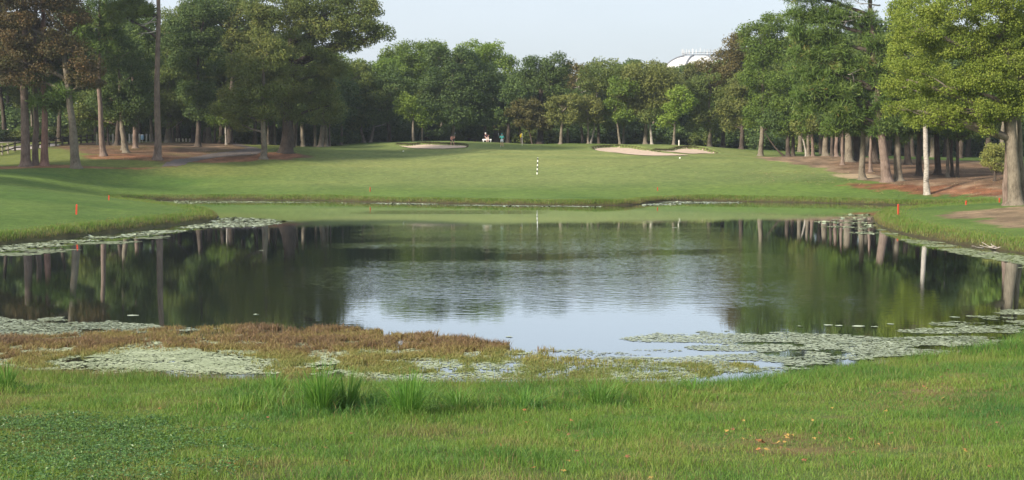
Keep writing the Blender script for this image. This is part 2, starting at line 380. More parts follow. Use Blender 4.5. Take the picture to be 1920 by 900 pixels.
def water_mat():
    m, nt, out = newmat('pond_water')
    b = N(nt, 'ShaderNodeBsdfPrincipled')
    b.inputs['Base Color'].default_value = (.020, .022, .010, 1); b.inputs['Roughness'].default_value = .03
    b.inputs['IOR'].default_value = 3.0; b.inputs['Specular Tint'].default_value = (.93, .97, 1.0, 1); b.inputs['Specular IOR Level'].default_value = .5
    tc = N(nt, 'ShaderNodeTexCoord')
    mp = N(nt, 'ShaderNodeMapping'); mp.inputs['Scale'].default_value = (1.0, 1.9, 1)
    nt.links.new(tc.outputs['Object'], mp.inputs[0])
    n = N(nt, 'ShaderNodeTexNoise', Scale=5.0, Detail=3.0, Roughness=.5); nt.links.new(mp.outputs[0], n.inputs['Vector'])
    mp3 = N(nt, 'ShaderNodeMapping'); mp3.inputs['Scale'].default_value = (.8, 1.5, 1); mp3.inputs['Rotation'].default_value = (0, 0, .15); nt.links.new(tc.outputs['Object'], mp3.inputs[0])
    n2 = N(nt, 'ShaderNodeTexNoise', Scale=2.3, Detail=2.5, Roughness=.55); nt.links.new(mp3.outputs[0], n2.inputs['Vector'])
    # wind lanes: ripples are stronger in the open middle of the pond
    sx = N(nt, 'ShaderNodeSeparateXYZ'); nt.links.new(tc.outputs['Object'], sx.inputs[0])
    nl = N(nt, 'ShaderNodeTexNoise', Scale=.09, Detail=3.0); mp2 = N(nt, 'ShaderNodeMapping'); mp2.inputs['Scale'].default_value = (.6, 1.5, 1)
    nt.links.new(tc.outputs['Object'], mp2.inputs[0]); nt.links.new(mp2.outputs[0], nl.inputs['Vector'])
    def mrange(sock, a, b_, c=0., d=1.):
        q = N(nt, 'ShaderNodeMapRange', interpolation_type='SMOOTHSTEP'); q.inputs[1].default_value = a; q.inputs[2].default_value = b_; q.inputs[3].default_value = c; q.inputs[4].default_value = d
        nt.links.new(sock, q.inputs[0]); return q.outputs[0]
    def math_(op, a, b_):
        q = N(nt, 'ShaderNodeMath', operation=op)
        for i, v in enumerate((a, b_)):
            if isinstance(v, (int, float)): q.inputs[i].default_value = v
            else: nt.links.new(v, q.inputs[i])
        return q.outputs[0]
    yy = sx.outputs['Y']; xx = sx.outputs['X']
    band = math_('MULTIPLY', mrange(yy, 36, 46), mrange(yy, 90, 79))
    side = math_('MULTIPLY', mrange(xx, -11, -6), mrange(xx, 15, 9))
    wind = math_('MULTIPLY', math_('MULTIPLY', band, side), mrange(nl.outputs['Fac'], .35, .6, .35, 1.))
    lane = math_('MULTIPLY', math_('MULTIPLY', mrange(yy, 103, 106), mrange(yy, 113, 109)), math_('MULTIPLY', mrange(xx, -14, -9), mrange(xx, 4, 0)))
    wind = math_('MAXIMUM', wind, math_('MULTIPLY', lane, .9))
    stren = math_('MULTIPLY_ADD', wind, 1.0)
    stren_n = stren.node; stren_n.inputs[1].default_value = WIND_K; stren_n.inputs[2].default_value = CALM_K
    h = math_('ADD', math_('MULTIPLY', n.outputs['Fac'], .16), n2.outputs['Fac'])
    h = math_('MULTIPLY', h, stren)
    bp = N(nt, 'ShaderNodeBump', Strength=1.0, Distance=.05); nt.links.new(h, bp.inputs['Height']); nt.links.new(bp.outputs[0], b.inputs['Normal'])
    # dark murky body under a mirror like surface film
    fr = N(nt, 'ShaderNodeFresnel', IOR=1.45); nt.links.new(bp.outputs[0], fr.inputs['Normal'])
    fac = math_('MULTIPLY_ADD', fr.outputs[0], 1.0); fac.node.inputs[1].default_value = 1.3; fac.node.inputs[2].default_value = .14; fac.node.use_clamp = True
    gl = N(nt, 'ShaderNodeBsdfGlossy'); gl.inputs['Color'].default_value = (.90, .95, 1.0, 1); gl.inputs['Roughness'].default_value = .02
    di = N(nt, 'ShaderNodeBsdfDiffuse'); di.inputs['Color'].default_value = (.022, .024, .010, 1)
    nt.links.new(bp.outputs[0], gl.inputs['Normal']); ms = N(nt, 'ShaderNodeMixShader')
    nt.links.new(fac, ms.inputs[0]); nt.links.new(di.outputs[0], ms.inputs[1]); nt.links.new(gl.outputs[0], ms.inputs[2])
    nt.nodes.remove(b); nt.links.new(ms.outputs[0], out.inputs[0]); return m
WIND_K = .25; CALM_K = .010
def build_water():
    lo = POND.min(0)-2; hi = POND.max(0)+2
    V = [(lo[0], lo[1], 0), (hi[0], lo[1], 0), (hi[0], hi[1], 0), (lo[0], hi[1], 0)]
    link('water', mesh_np('water', V, [0, 1, 2, 3], 4, water_mat()), kind='structure')
# ------------------------------------------------------------------ foliage
def leaf_quads(name, P, Nn, size, tint, mat, aspect=.6, rnd=rs):
    n = len(P)
    r = rnd.randn(n, 3); u = np.cross(Nn, r); u /= np.linalg.norm(u, axis=1)[:, None]+1e-9
    v = np.cross(Nn, u)
    s = size[:, None]; fold = Nn*s*.18
    V = np.stack((P-u*s, P-v*s*aspect+fold, P+u*s, P+v*s*aspect+fold), 1).reshape(-1, 3)
    return mesh_np(name, V, np.arange(n*4), 4, mat, attrs={'tint': np.repeat(tint, 4)})
def puffs_in(lobes, rp, rnd, dens=1.0, shell=(.72, 1.03)):
    """puff centres over the skins of the lobes"""
    out = []; rr = []
    for (c, r) in lobes:
        r = np.array(r); S = 4*np.pi*((r[0]*r[1])**1.6/3+(r[0]*r[2])**1.6/3+(r[1]*r[2])**1.6/3)**(1/1.6)
        n = max(5, int(dens*S/(np.pi*rp*rp*.62)))
        d = rnd.randn(n, 3); d /= np.linalg.norm(d, axis=1)[:, None]
        d[:, 2] = np.where(d[:, 2] < -.35, d[:, 2]*.5, d[:, 2])
        k = rnd.uniform(shell[0], shell[1], n)[:, None]
        out.append(np.array(c)+d*k*r); rr.append(rp*rnd.uniform(.6, 1.25, n))
    return np.concatenate(out), np.concatenate(rr)
def foliage(name, lobes, rp, leaf, mat, rnd, dens=1.0, fill=1.0, flat=.75, stray=.08, tint0=0.5, tspread=.5):
    C, rr = puffs_in(lobes, rp, rnd, dens)
    # drop puffs buried deep in another lobe
    keep = np.ones(len(C), bool)
    for (c, r) in lobes:
        q = (((C-np.array(c))/np.array(r))**2).sum(1)
        keep &= ~(q < .38)
    C = C[keep]; rr = rr[keep]
    nl = np.maximum(8, (fill*1.15*np.pi*rr**2/(leaf*leaf*.3)).astype(int))
    idx = np.repeat(np.arange(len(C)), nl); n = len(idx)
    d = rnd.randn(n, 3); d /= np.linalg.norm(d, axis=1)[:, None]
    k = rnd.uniform(.35, 1.0, n)**.6
    k = np.where(rnd.rand(n) < stray, k*1.35, k)
    P = C[idx]+d*k[:, None]*rr[idx][:, None]*np.array((1, 1, flat))
    Nn = d*.55+np.array((0, 0, .45))+rnd.randn(n, 3)*.55; Nn /= np.linalg.norm(Nn, axis=1)[:, None]
    pt = rnd.rand(len(C))
    tint = np.clip(tint0+(pt[idx]-.5)*tspread+(rnd.rand(n)-.5)*tspread*.8, 0, 1)
    return leaf_quads(name, P, Nn, leaf*.5*rnd.uniform(.7, 1.3, n), tint, mat, .6, rnd), C
def needles(name, lobes, rp, mat, rnd, dens=1.0, nn=70, ln=.5, w=.05, tint0=.5):
    C, rr = puffs_in(lobes, rp, rnd, dens, (.5, 1.03))
    keep = np.ones(len(C), bool)
    for (c, r) in lobes: keep &= ~((((C-np.array(c))/np.array(r))**2).sum(1) < .2)
    C = C[keep]; rr = rr[keep]
    idx = np.repeat(np.arange(len(C)), nn); n = len(idx)
    d = rnd.randn(n, 3)+np.array((0, 0, .35)); d /= np.linalg.norm(d, axis=1)[:, None]
    L = (rr[idx]*rnd.uniform(.75, 1.2, n))[:, None]
    off = rnd.randn(n, 3)*rr[idx][:, None]*.35
    A = C[idx]+off+d*L*.15; B = C[idx]+off+d*L*(1.0)-np.array((0, 0, .1))*L
    u = np.cross(d, rnd.randn(n, 3)); u /= np.linalg.norm(u, axis=1)[:, None]; u *= w
    V = np.stack((A-u*.5, A+u*.5, B+u, B-u), 1).reshape(-1, 3)
    pt = rnd.rand(len(C)); t = np.clip(tint0+(pt[idx]-.5)*.6+(rnd.rand(n)-.5)*.5, 0, 1)
    return mesh_np(name, V, np.arange(n*4), 4, mat, attrs={'tint': np.repeat(t, 4)}), C
def spine(a, b, n=6, wob=.15, rnd=rs, sag=0.0):
    t = np.linspace(0, 1, n)[:, None]; L = np.linalg.norm(np.array(b)-a)
    p = np.array(a)*(1-t)+np.array(b)*t
    w = np.cumsum(rnd.randn(n, 3)*wob*L/n, 0); w -= w[0]; w -= t*w[-1]
    p = p+w; p[:, 2] += sag*L*np.sin(t[:, 0]*np.pi)
    return p
M = {}
def make_mats():
    def L(name, cols, **k):
        g = 1.0 if 'brown' in name or 'yellow' in name else 1.22
        return leafmat(name, [(c[0]*g*1.06, c[1]*g, c[2]*g*.95) for c in cols], **k)
    M['oak'] = L('oak_leaves', [(.040, .068, .016), (.086, .128, .030), (.140, .178, .045), (.20, .21, .06)], poss=[0, .35, .8, 1])
    M['darkoak'] = L('dark_oak_leaves', [(.034, .068, .020), (.070, .118, .032), (.115, .165, .044)])
    M['blue'] = L('bluish_leaves', [(.032, .068, .024), (.066, .112, .034), (.11, .165, .048)])
    M['green'] = L('green_leaves', [(.052, .100, .018), (.098, .165, .026), (.16, .23, .042)])
    M['light'] = L('light_green_leaves', [(.075, .14, .020), (.14, .22, .030), (.21, .29, .05)])
    M['olive'] = L('olive_leaves', [(.064, .094, .025), (.125, .152, .040), (.19, .21, .06)])
    M['tan'] = L('browning_leaves', [(.070, .078, .025), (.135, .125, .042), (.21, .165, .06)])
    M['brown'] = L('dying_brown_leaves', [(.048, .070, .020), (.110, .095, .036), (.19, .120, .055)], trans=.25)
    M['gum'] = L('yellow_green_leaves', [(.085, .14, .020), (.185, .255, .038), (.30, .36, .068)], trans=.4)
    M['pine'] = L('pine_needles', [(.036, .072, .016), (.078, .138, .027), (.135, .20, .045), (.19, .14, .05)], poss=[0, .4, .9, 1], trans=.2, rough=.5)
    M['palepine'] = L('pale_pine_needles', [(.07, .12, .025), (.13, .19, .035), (.19, .25, .05)], trans=.2)
    M['bark_pine'] = barkmat('pine_bark', (.175, .132, .108), (.085, .06, .046), .22, 10)
    M['bark_oak'] = barkmat('oak_bark', (.165, .142, .108), (.08, .066, .05), .3, 12)
    M['bark_dark'] = barkmat('dark_bark', (.075, .06, .048), (.03, .024, .02), .25, 10)
    M['bark_red'] = barkmat('red_pine_bark', (.21, .125, .10), (.105, .062, .05), .2, 9)
    M['bark_pale'] = barkmat('pale_bark', (.33, .30, .26), (.10, .085, .07), 2.2, 4.5, .4)
    M['dead'] = barkmat('bare_wood', (.42, .38, .34), (.24, .2, .18), .5, 10)

def build_trunk(root, base, top, r0, bark, rnd, bend=None, r1=.5, sides=12, flare=1.55, fork=None):
    n = 12
    p = spine(base, top, n, .05, rnd)
    p[0] = base
    if bend: 
        t = np.linspace(0, 1, n); p[:, 0] += bend*np.sin(t*np.pi)
    t = np.linspace(0, 1, n)
    # flare close to the ground
    p = np.concatenate(([p[0]+(0, 0, -.35)], [p[0]+(0, 0, .02)], [p[0]+(p[1]-p[0])*.12], [p[0]+(p[1]-p[0])*.35], p[1:]))
    r = r0*(1-(1-r1)*t); r = np.concatenate(([r0*flare*1.05, r0*flare, r0*(1+(flare-1)*.45), r0*1.12], r[1:]))
    mb = MB(); mb.tube(p, r, sides, rough=.14, rnd=rnd)
    if fork:
        for (f, q, rr) in fork:
            a = p[4+int(f*(n-2))]; mb.tube(spine(a, q, 6, .12, rnd), np.linspace(rr, rr*.4, 6), 8, rnd=rnd)
    link('trunk', mb.mesh('trunk', bark, True), root)
    return p
def build_branches(root, p, lobes, C, r0, bark, rnd, per=4, base=None):
    if 'pine' in bark.name: bark = M['bark_dark']
    for (c, r) in lobes:
        mb = MB()
        c = np.array(c); dist = np.hypot(c[0]-p[:, 0], c[1]-p[:, 1])
        z = c[2]-.28*np.hypot(c[0]-p[-1, 0], c[1]-p[-1, 1])-r[2]*.3
        k = int(np.argmin(np.abs(p[3:, 2]-z)))+3; a = p[k]
        L = np.linalg.norm(c-a)
        rb = min(r0*.5, .035*L+.05)
        s = spine(a, c, 7, .14, rnd, .03)
        mb.tube(s, np.linspace(rb, rb*.35, 7), 7, rnd=rnd)
        if C is not None and len(C):
            d = np.linalg.norm((C-c)/np.array(r), axis=1); near = np.where(d < 1.15)[0]
            if len(near):
                for j in rnd.choice(near, min(per, len(near)), False):
                    q = s[rnd.randint(3, 7)]
                    mb.tube(spine(q, C[j], 5, .18, rnd), np.linspace(rb*.4, .015, 5), 5, rnd=rnd)
        link('limb', mb.mesh('limb', bark, True), root)
TREES = []
def tree(px, base, d, w, bark, kind, lobes, label, name='oak_tree', top=None, bend=0, dens=1.0, leaf=None, rp=None, fill=1.0, group=None, depth=.85, cat='tree', t0=.5, dead=None, per=4, flare=1.75):
    """px, base: foot of the trunk in the picture; d: distance; w: trunk width (px); lobes: crown masses (px, py, rx, ry[, distance shift])"""
    TREES.append(dict(px=px, base=base, d=d, w=w, bark=bark, kind=kind, lobes=lobes, label=label, name=name, top=top, bend=bend, dens=dens, leaf=leaf, rp=rp, fill=fill, group=group, depth=depth, cat=cat, t0=t0, dead=dead, per=per, flare=flare))
    if base is not None and base > 0 and d < 235: TREE_BASES.append((px, base, d))
def grow(T, i):
    rnd = R(1000+i*13); d = T['d']; s = F/d
    x = at(T['px'], 280, d)[0]
    z = gz(x, d)
    root = thing(T['name'], T['label'], T['cat'], (x, d, z), T['group'])
    o = np.array((x, d, z))
    lobes = []; extra = []
    if T['kind'] not in ('pine', 'palepine', 'light', 'gum', 'brown', 'tan', 'olive') and T['lobes'] and T['cat'] == 'tree':
        if T['px'] < 660 and d >= 160: extra = [(T['px']+rnd.uniform(-12, 12), rnd.uniform(200, 216), 28, 17), (T['px']+rnd.uniform(-16, 16), rnd.uniform(214, 228), 17, 10)]
        elif T['px'] > 1430 and d >= 160: extra = [(T['px']+rnd.uniform(-12, 12), rnd.uniform(218, 232), 28, 17), (T['px']+rnd.uniform(-16, 16), rnd.uniform(232, 246), 18, 10)]
        elif T['px'] > 1430: extra = [(T['px']+rnd.uniform(-8, 8), rnd.uniform(232, 246), 24, 13)]
        elif rnd.rand() < .6: extra = [(T['px']+rnd.uniform(-12, 12), rnd.uniform(216, 230), 22, 14)]
    for L in list(T['lobes'])+extra:
        dd = L[4] if len(L) > 4 else rnd.uniform(-.25, .25)*L[2]/s
        c = at(L[0], L[1], d+dd)-o
        lobes.append((c, (L[2]/s, max(L[2], L[3])*T['depth']/s, L[3]/s)))
    r0 = T['w']/2/s
    if T['top'] is not None: top = at(T['top'][0], T['top'][1], d)-o
    else:
        lz = sorted(l[0][2] for l in lobes); cx = np.mean([l[0][0] for l in lobes]); zz = max(l[0][2] for l in lobes)
        top = np.array((cx*.5, 0, zz))
    p = build_trunk(root, np.zeros(3), top, r0, M[T['bark']], rnd, T['bend']/s, .35, 14 if T['w'] > 9 else 9, T['flare'])
    C = None
    if lobes:
        leaf = T['leaf'] or (.30 if d > 205 else .25 if d > 168 else .22)
        rp = T['rp'] or (1.15 if d > 190 else .95)
        if 'pine' in T['kind']:
            me, C = needles('crown', lobes, T['rp'] or .62, M[T['kind']], rnd, T['dens'], 64, .5, .028 if d < 150 else .035, T['t0'])
        else:
            me, C = foliage('crown', lobes, rp, leaf, M[T['kind']], rnd, T['dens'], T['fill'], tint0=T['t0'], stray=.34 if T['kind'] == 'gum' else .15)
        link('crown', me, root)
        build_branches(root, p, lobes, C, r0, M[T['bark']], rnd, T['per'])
    if T['dead']:
        for (x0, y0, x1, y1) in T['dead']:
            mb = MB()
            a = at(x0, y0, d)-o; b = at(x1, y1, d-1)-o; L = np.linalg.norm(b-a)
            sp = spine(a, b, 7, .15, rnd); mb.tube(sp, np.linspace(.09, .02, 7), 6, rnd=rnd)
            for k in (2, 3, 4, 5, 6):
                q = sp[min(k, 6)]; e = q+(rnd.randn(3)*(.25, .25, .22)+(b-a)/L*.25)*L*.6
                mb.tube(spine(q, e, 4, .2, rnd), np.linspace(.04, .012, 4), 5, rnd=rnd)
            link('dead_branch', mb.mesh('dead_branch', M['dead'], True), root)
    return root
# ------------------------------------------------------------------ the trees of the photograph
t = tree
# --- left wood, front row
t(48, 312, 150, 17, 'bark_pine', 'pine', [(70, 150, 32, 12), (30, -60, 60, 45), (70, -90, 60, 40)], 'stout straight pine at the far left edge, its trunk touching a thinner one behind', 'pine_tree', (44, -110))
t(66, 312, 151.2, 11, 'bark_pine', 'pine', [(95, 145, 22, 12), (100, 120, 20, 10), (110, -60, 50, 40)], 'thin pine pressed against the stout pine, with one limb forking to the right', 'pine_tree', (66, -90), dead=[(62, 190, 82, 160)])
t(83, 311, 150, 13, 'bark_red', 'pine', [(118, 178, 32, 20), (85, 188, 26, 14), (105, 198, 22, 10), (150, -50, 50, 40)], 'dark reddish pine trunk with a long split at its foot', 'pine_tree', (78, -80))
t(142, 312, 149, 17, 'bark_oak', 'brown', [(60, 65, 62, 48), (128, 118, 58, 40), (25, 115, 40, 34), (100, 30, 70, 42), (15, 30, 50, 50), (165, 150, 34, 24), (40, 150, 46, 18), (95, 90, 50, 34), (60, -10, 70, 40)], 'broad oak full of rusty brown dying leaves over the left pines', 'oak_tree', (118, 60), leaf=.22, rp=.85, dens=.95, fill=.9, flare=1.6)
t(194, 290, 160, 10, 'bark_pine', 'pine', [(165, 50, 46, 30), (195, 88, 30, 22), (200, 20, 46, 26), (150, 85, 26, 18), (130, 30, 26, 20), (210, 55, 25, 25), (180, -30, 50, 30)], 'slender pine with a knobbly upper trunk behind the brown oak', 'pine_tree', (186, -60), rp=.75)
t(236, 288, 166, 11, 'bark_oak', 'darkoak', [(235, 150, 44, 50), (222, 105, 36, 36), (255, 190, 30, 24), (205, 185, 30, 26), (235, 205, 24, 12)], 'dark leafed oak leaning left between the slender pine and the tall bare pine', 'oak_tree', (222, 120))
t(229, 281, 169, 5, 'bark_oak', 'darkoak', [(215, 190, 28, 22)], 'thin pale stem close on the left of the leaning dark oak', 'oak_tree', (226, 190))
t(254, 277, 172, 9, 'bark_pine', 'darkoak', [(262, 110, 44, 50), (270, 60, 40, 34)], 'grey straight trunk left of the tall bare pine and set back from it', 'oak_tree', (247, 110))
t(219, 273, 178, 10, 'bark_dark', 'oak', [(205, 170, 30, 30), (170, 195, 30, 22), (160, 215, 22, 14)], 'dark trunk with an orange scar high on its stem in the left wood', 'oak_tree', (226, 170))
t(203, 272, 183, 5, 'bark_dark', 'green', [(185, 225, 24, 18), (205, 215, 22, 16)], 'small multi stemmed dark tree near the left wooden fence', 'young_tree', (200, 215))
t(295, 294, 158, 13, 'bark_pine', 'palepine', [(262, 22, 30, 14), (238, 32, 22, 13), (225, 18, 18, 12), (250, 5, 26, 12), (280, -60, 50, 34), (315, -70, 46, 34)], 'tall bare pine running up out of the picture with dead side boughs', 'pine_tree', (300, -130), bend=-5, dead=[(296, 40, 264, 48), (296, 60, 262, 62), (297, 30, 275, 44)], rp=.6)
t(285, 266, 196, 7, 'bark_oak', 'darkoak', [(290, 170, 30, 40), (275, 205, 26, 20)], 'slim pale trunk just left of the tall bare pine', 'oak_tree', (281, 170))
t(315, 266, 196, 12, 'bark_oak', 'oak', [(318, 130, 48, 60), (308, 62, 40, 40), (335, 190, 34, 24), (312, 210, 20, 14)], 'tan broad based oak just right of the tall bare pine', 'oak_tree', (316, 120))
t(325, 265, 198, 5, 'bark_oak', 'green', [(340, 150, 30, 30)], 'thin stem with a long diagonal limb beside the tan oak', 'oak_tree', (322, 180), dead=[(325, 240, 352, 212)])
t(371, 275, 181, 10, 'bark_dark', 'darkoak', [(368, 60, 42, 46), (382, 120, 50, 48), (352, 110, 34, 44), (372, 172, 36, 24), (335, 75, 28, 40), (385, 20, 44, 30)], 'dark grey oak standing alone on the bare earth left of the cart path', 'oak_tree', (372, 80))
t(362, 266, 200, 8, 'bark_dark', 'darkoak', [(350, 190, 30, 34)], 'short dark trunk in shade behind the lone oak on bare earth', 'oak_tree', (362, 190))
t(384, 267, 199, 6, 'bark_oak', 'oak', [(395, 170, 34, 30)], 'left one of the grey trunks clustered behind the cart path', 'oak_tree', (384, 180))
t(392, 267, 198, 11, 'bark_oak', 'darkoak', [(400, 110, 48, 50)], 'thick grey leaning trunk in the middle of the cluster behind the cart path', 'oak_tree', (386, 120))
t(403, 268, 197, 5, 'bark_dark', 'oak', [(425, 150, 34, 34)], 'narrow dark trunk on the right of the cluster behind the cart path', 'oak_tree', (404, 170))
t(424, 270, 192, 4, 'bark_pale', 'green', [(420, 215, 18, 20)], 'thin sunlit pale trunk touching a dark trunk beside the cart path', 'young_tree', (424, 200))
t(431, 270, 193, 12, 'bark_dark', 'oak', [(430, 60, 62, 50), (410, 20, 50, 34), (460, 30, 50, 40), (440, 110, 50, 40), (372, 25, 40, 30)], 'thick dark trunk where the cart path bends, crown reaching out of the picture', 'oak_tree', (436, 60), t0=.64)
t(478, 272, 196, 8, 'bark_dark', 'oak', [(470, 120, 40, 60)], 'dark trunk behind the cart path just left of the tan trunk', 'oak_tree', (478, 120))
t(494, 294, 165, 12, 'bark_oak', 'oak', [(462, 172, 46, 30), (505, 160, 40, 34), (435, 208, 36, 20), (480, 130, 52, 36), (488, 205, 32, 16), (450, 235, 18, 10), (505, 100, 40, 30)], 'tan straight trunk standing in the mulch left of the great dark oak', 'oak_tree', (494, 110), t0=.7, leaf=.24)
t(536, 285, 173, 24, 'bark_dark', 'oak', [(570, 120, 62, 44), (545, 60, 72, 50), (612, 55, 52, 40), (672, 45, 42, 26), (716, 66, 25, 15), (655, 15, 48, 24), (590, 10, 60, 34), (520, 15, 56, 38), (588, 172, 50, 30), (610, 200, 30, 16), (700, 20, 22, 14), (640, 85, 32, 16), (540, 180, 36, 30), (625, 130, 24, 20), (675, 75, 20, 12)], 'great dark oak spreading its boughs far over the fairway against the sky', 'oak_tree', (545, 60), t0=.64, leaf=.24, per=6, flare=1.5)
t(548, 275, 184, 10, 'bark_dark', 'darkoak', [(560, 200, 36, 24)], 'dark trunk leaning right out from behind the great dark oak', 'oak_tree', (562, 200))
for (px, b, d, w, tp, k, lb) in [
    (503, 272, 200, 6, 500, 'darkoak', 'left of three grey stems between the tan trunk and the great dark oak'),
    (509, 272, 203, 8, 508, 'oak', 'thickest of three grey stems between the tan trunk and the great dark oak'),
    (516, 273, 199, 5, 511, 'darkoak', 'leaning grey stem between the tan trunk and the great dark oak'),
    (552, 274, 198, 9, 560, 'oak', 'pale trunk leaning right next to the great dark oak'),
    (568, 275, 198, 8, 565, 'darkoak', 'mottled tan trunk second to the right of the great dark oak'),
    (590, 275, 200, 7, 593, 'blue', 'thin dark trunk with a leaning stub at its foot'),
    (601, 276, 196, 10, 612, 'oak', 'stout pale trunk leaning right above the green slope'),
    (611, 276, 201, 8, 613, 'darkoak', 'dim grey trunk close behind the stout pale leaning trunk'),
    (618, 276, 202, 4, 618, 'darkoak', 'broken pale stem right of the stout leaning trunk'),
    (640, 274, 208, 5, 641, 'blue', 'shaded trunk midway between the leaning trunk and the wavy pink stem')]:
    t(px, b, d, w, 'bark_oak', k, [(px+rs.uniform(-8, 8), 185, 30, 34), (px+rs.uniform(-8, 8), 215, 22, 16)], lb, 'oak_tree', (tp, 170))
# --- back of the fairway, left to right
B = 'trees closing the far end of the fairway'
t(683, 268, 212, 6, 'bark_oak', 'oak', [(660, 150, 48, 36), (640, 185, 36, 36), (690, 185, 36, 32), (655, 220, 30, 18)], 'wavy pinkish stem leaning left at the edge of the far wood', 'oak_tree', (672, 190), bend=-3, group=B)
t(695, 267, 212, 7, 'bark_oak', 'darkoak', [(715, 185, 32, 34), (742, 165, 34, 36), (705, 215, 34, 18)], 'forked grey tree whose limb bends right, left of the small bright tree', 'oak_tree', (705, 215), dead=[(702, 238, 722, 232)], group=B)
t(730, 267, 224, 8, 'bark_dark', 'green', [(700, 140, 40, 26), (738, 140, 36, 30), (665, 135, 36, 22), (620, 130, 40, 40)], 'low bright topped tree under the sky gap beside the spreading oak', 'oak_tree', (725, 150), group=B)
t(775, 269, 206, 6, 'bark_oak', 'light', [(766, 198, 24, 20), (778, 215, 17, 14), (757, 215, 14, 12)], 'small bright green tree behind the left sand bunker', 'young_tree', (775, 205), t0=.6, group=B, rp=.8)
t(791, 268, 207, 4, 'bark_oak', 'light', [(795, 232, 11, 9), (788, 212, 9, 9)], 'slight sapling beside the small bright green tree', 'young_tree', (792, 228), t0=.5, group=B, rp=.6)
t(800, 266, 228, 10, 'bark_dark', 'green', [(785, 105, 60, 24), (745, 118, 32, 26), (818, 130, 40, 34), (775, 145, 52, 34)], 'wide rounded tree with flat sunny top, first to the right of the sky gap', 'oak_tree', (795, 110), group=B, t0=.6)
t(849, 266, 211, 7, 'bark_oak', 'blue', [(835, 150, 40, 36), (862, 120, 34, 30), (828, 195, 40, 28), (870, 175, 40, 36), (850, 215, 38, 24), (820, 110, 26, 22), (885, 205, 26, 22)], 'massive bluish green tree above the bending golfer', 'oak_tree', (850, 130), group=B, rp=1.1)
t(930, 266, 226, 10, 'bark_dark', 'green', [(925, 110, 38, 30), (890, 105, 34, 24), (940, 140, 28, 34)], 'tallest domed tree with yellowish top near the middle', 'oak_tree', (925, 110), group=B, t0=.65)
t(908, 267, 214, 7, 'bark_dark', 'blue', [(900, 150, 42, 34), (915, 190, 42, 30), (895, 215, 28, 18)], 'dark tree behind the person at the white bench', 'oak_tree', (909, 150), group=B)
t(952, 271, 213, 9, 'bark_dark', 'blue', [(945, 205, 34, 24), (962, 175, 34, 26), (930, 225, 24, 12)], 'low dark tree with many stems behind the golfer in aqua', 'oak_tree', (955, 190), group=B)
t(980, 271, 214, 6, 'bark_dark', 'darkoak', [(970, 195, 30, 24)], 'dark stem leaning left right behind the yellow flag', 'oak_tree', (969, 215), group=B)
t(998, 271, 211, 4, 'bark_dark', 'tan', [(1000, 228, 38, 9), (982, 212, 34, 9), (1012, 236, 28, 7), (988, 196, 26, 8)], 'low crooked tree with flat rusty layers right of the yellow flag', 'young_tree', (986, 235), bend=2, group=B, rp=.7, t0=.15)
t(1012, 270, 216, 12, 'bark_dark', 'darkoak', [(1005, 135, 28, 30), (1040, 128, 26, 26), (1020, 165, 44, 30), (985, 165, 26, 26), (1015, 200, 42, 26)], 'dark twin topped oak with a thick double trunk right of the flag', 'oak_tree', (1015, 130), group=B)
t(1051, 270, 206, 7, 'bark_oak', 'olive', [(1052, 200, 28, 18), (1040, 225, 14, 13), (1072, 190, 22, 12), (1065, 222, 20, 12)], 'small olive tree with short pale trunk on the back of the green', 'oak_tree', (1054, 210), t0=.65, group=B, rp=.8)
for (px, b, w, tp, bk) in [(1064, 270, 5, 1064, 'bark_oak'), (1092, 270, 6, 1086, 'bark_dark'), (1123, 270, 6, 1119, 'bark_dark')]:
    t(px, b, 215, w, bk, 'darkoak', [(px, 190, 22, 20)], {1064: 'dim trunk between the short pale trunk and the leaning dark one', 1092: 'dark stem leaning left under the twin olive crown', 1123: 'dark upright trunk right of the pale slanting stem'}[px], 'oak_tree', (tp, 190), group=B)
t(1103, 270, 208, 5, 'bark_oak', 'olive', [(1103, 205, 30, 20), (1088, 225, 16, 13), (1120, 220, 16, 13), (1105, 190, 20, 10)], 'round olive tree left of the right hand bunkers', 'oak_tree', (1101, 200), t0=.65, group=B, rp=.8)
t(1108, 270, 212, 5, 'bark_pale', 'oak', [(1120, 150, 34, 30)], 'pale slanting stem beneath the round olive tree', 'oak_tree', (1117, 225), group=B)
t(1093, 266, 235, 5, 'dead', 'tan', [], 'leafless grey dead tree rising over the olive crowns', 'dead_tree', (1095, 170), dead=[(1095, 185, 1080, 150), (1095, 175, 1112, 150), (1094, 165, 1098, 140)], group=B)
t(1162, 271, 208, 5, 'bark_oak', 'green', [(1152, 200, 18, 14), (1145, 218, 13, 10), (1165, 165, 28, 24)], 'thin stem leaning left with small green tufts behind the larger bunker', 'oak_tree', (1154, 205), t0=.6, group=B, rp=.8)
t(1168, 271, 212, 5, 'bark_oak', 'oak', [(1172, 160, 38, 32), (1180, 205, 26, 20)], 'mossy crooked trunk just right of the thin leaning stem', 'oak_tree', (1174, 190), group=B)
t(1210, 272, 210, 8, 'bark_oak', 'olive', [(1215, 145, 48, 26), (1190, 170, 34, 24), (1245, 160, 34, 26), (1205, 210, 26, 20), (1230, 195, 24, 18)], 'broad oak centred over the larger bunker, trunk pinkish grey', 'oak_tree', (1214, 150), t0=.55, group=B)
t(1222, 272, 209, 6, 'bark_pale', 'oak', [(1228, 218, 14, 14)], 'pale slanted trunk beside the broad oak over the bunker', 'oak_tree', (1218, 222), group=B)
t(1263, 272, 206, 6, 'bark_oak', 'light', [(1280, 195, 24, 17), (1252, 228, 18, 15), (1265, 205, 20, 14), (1272, 175, 16, 10)], 'bright green forked tree between the two right hand bunkers', 'oak_tree', (1266, 215), t0=.5, group=B, rp=.85)
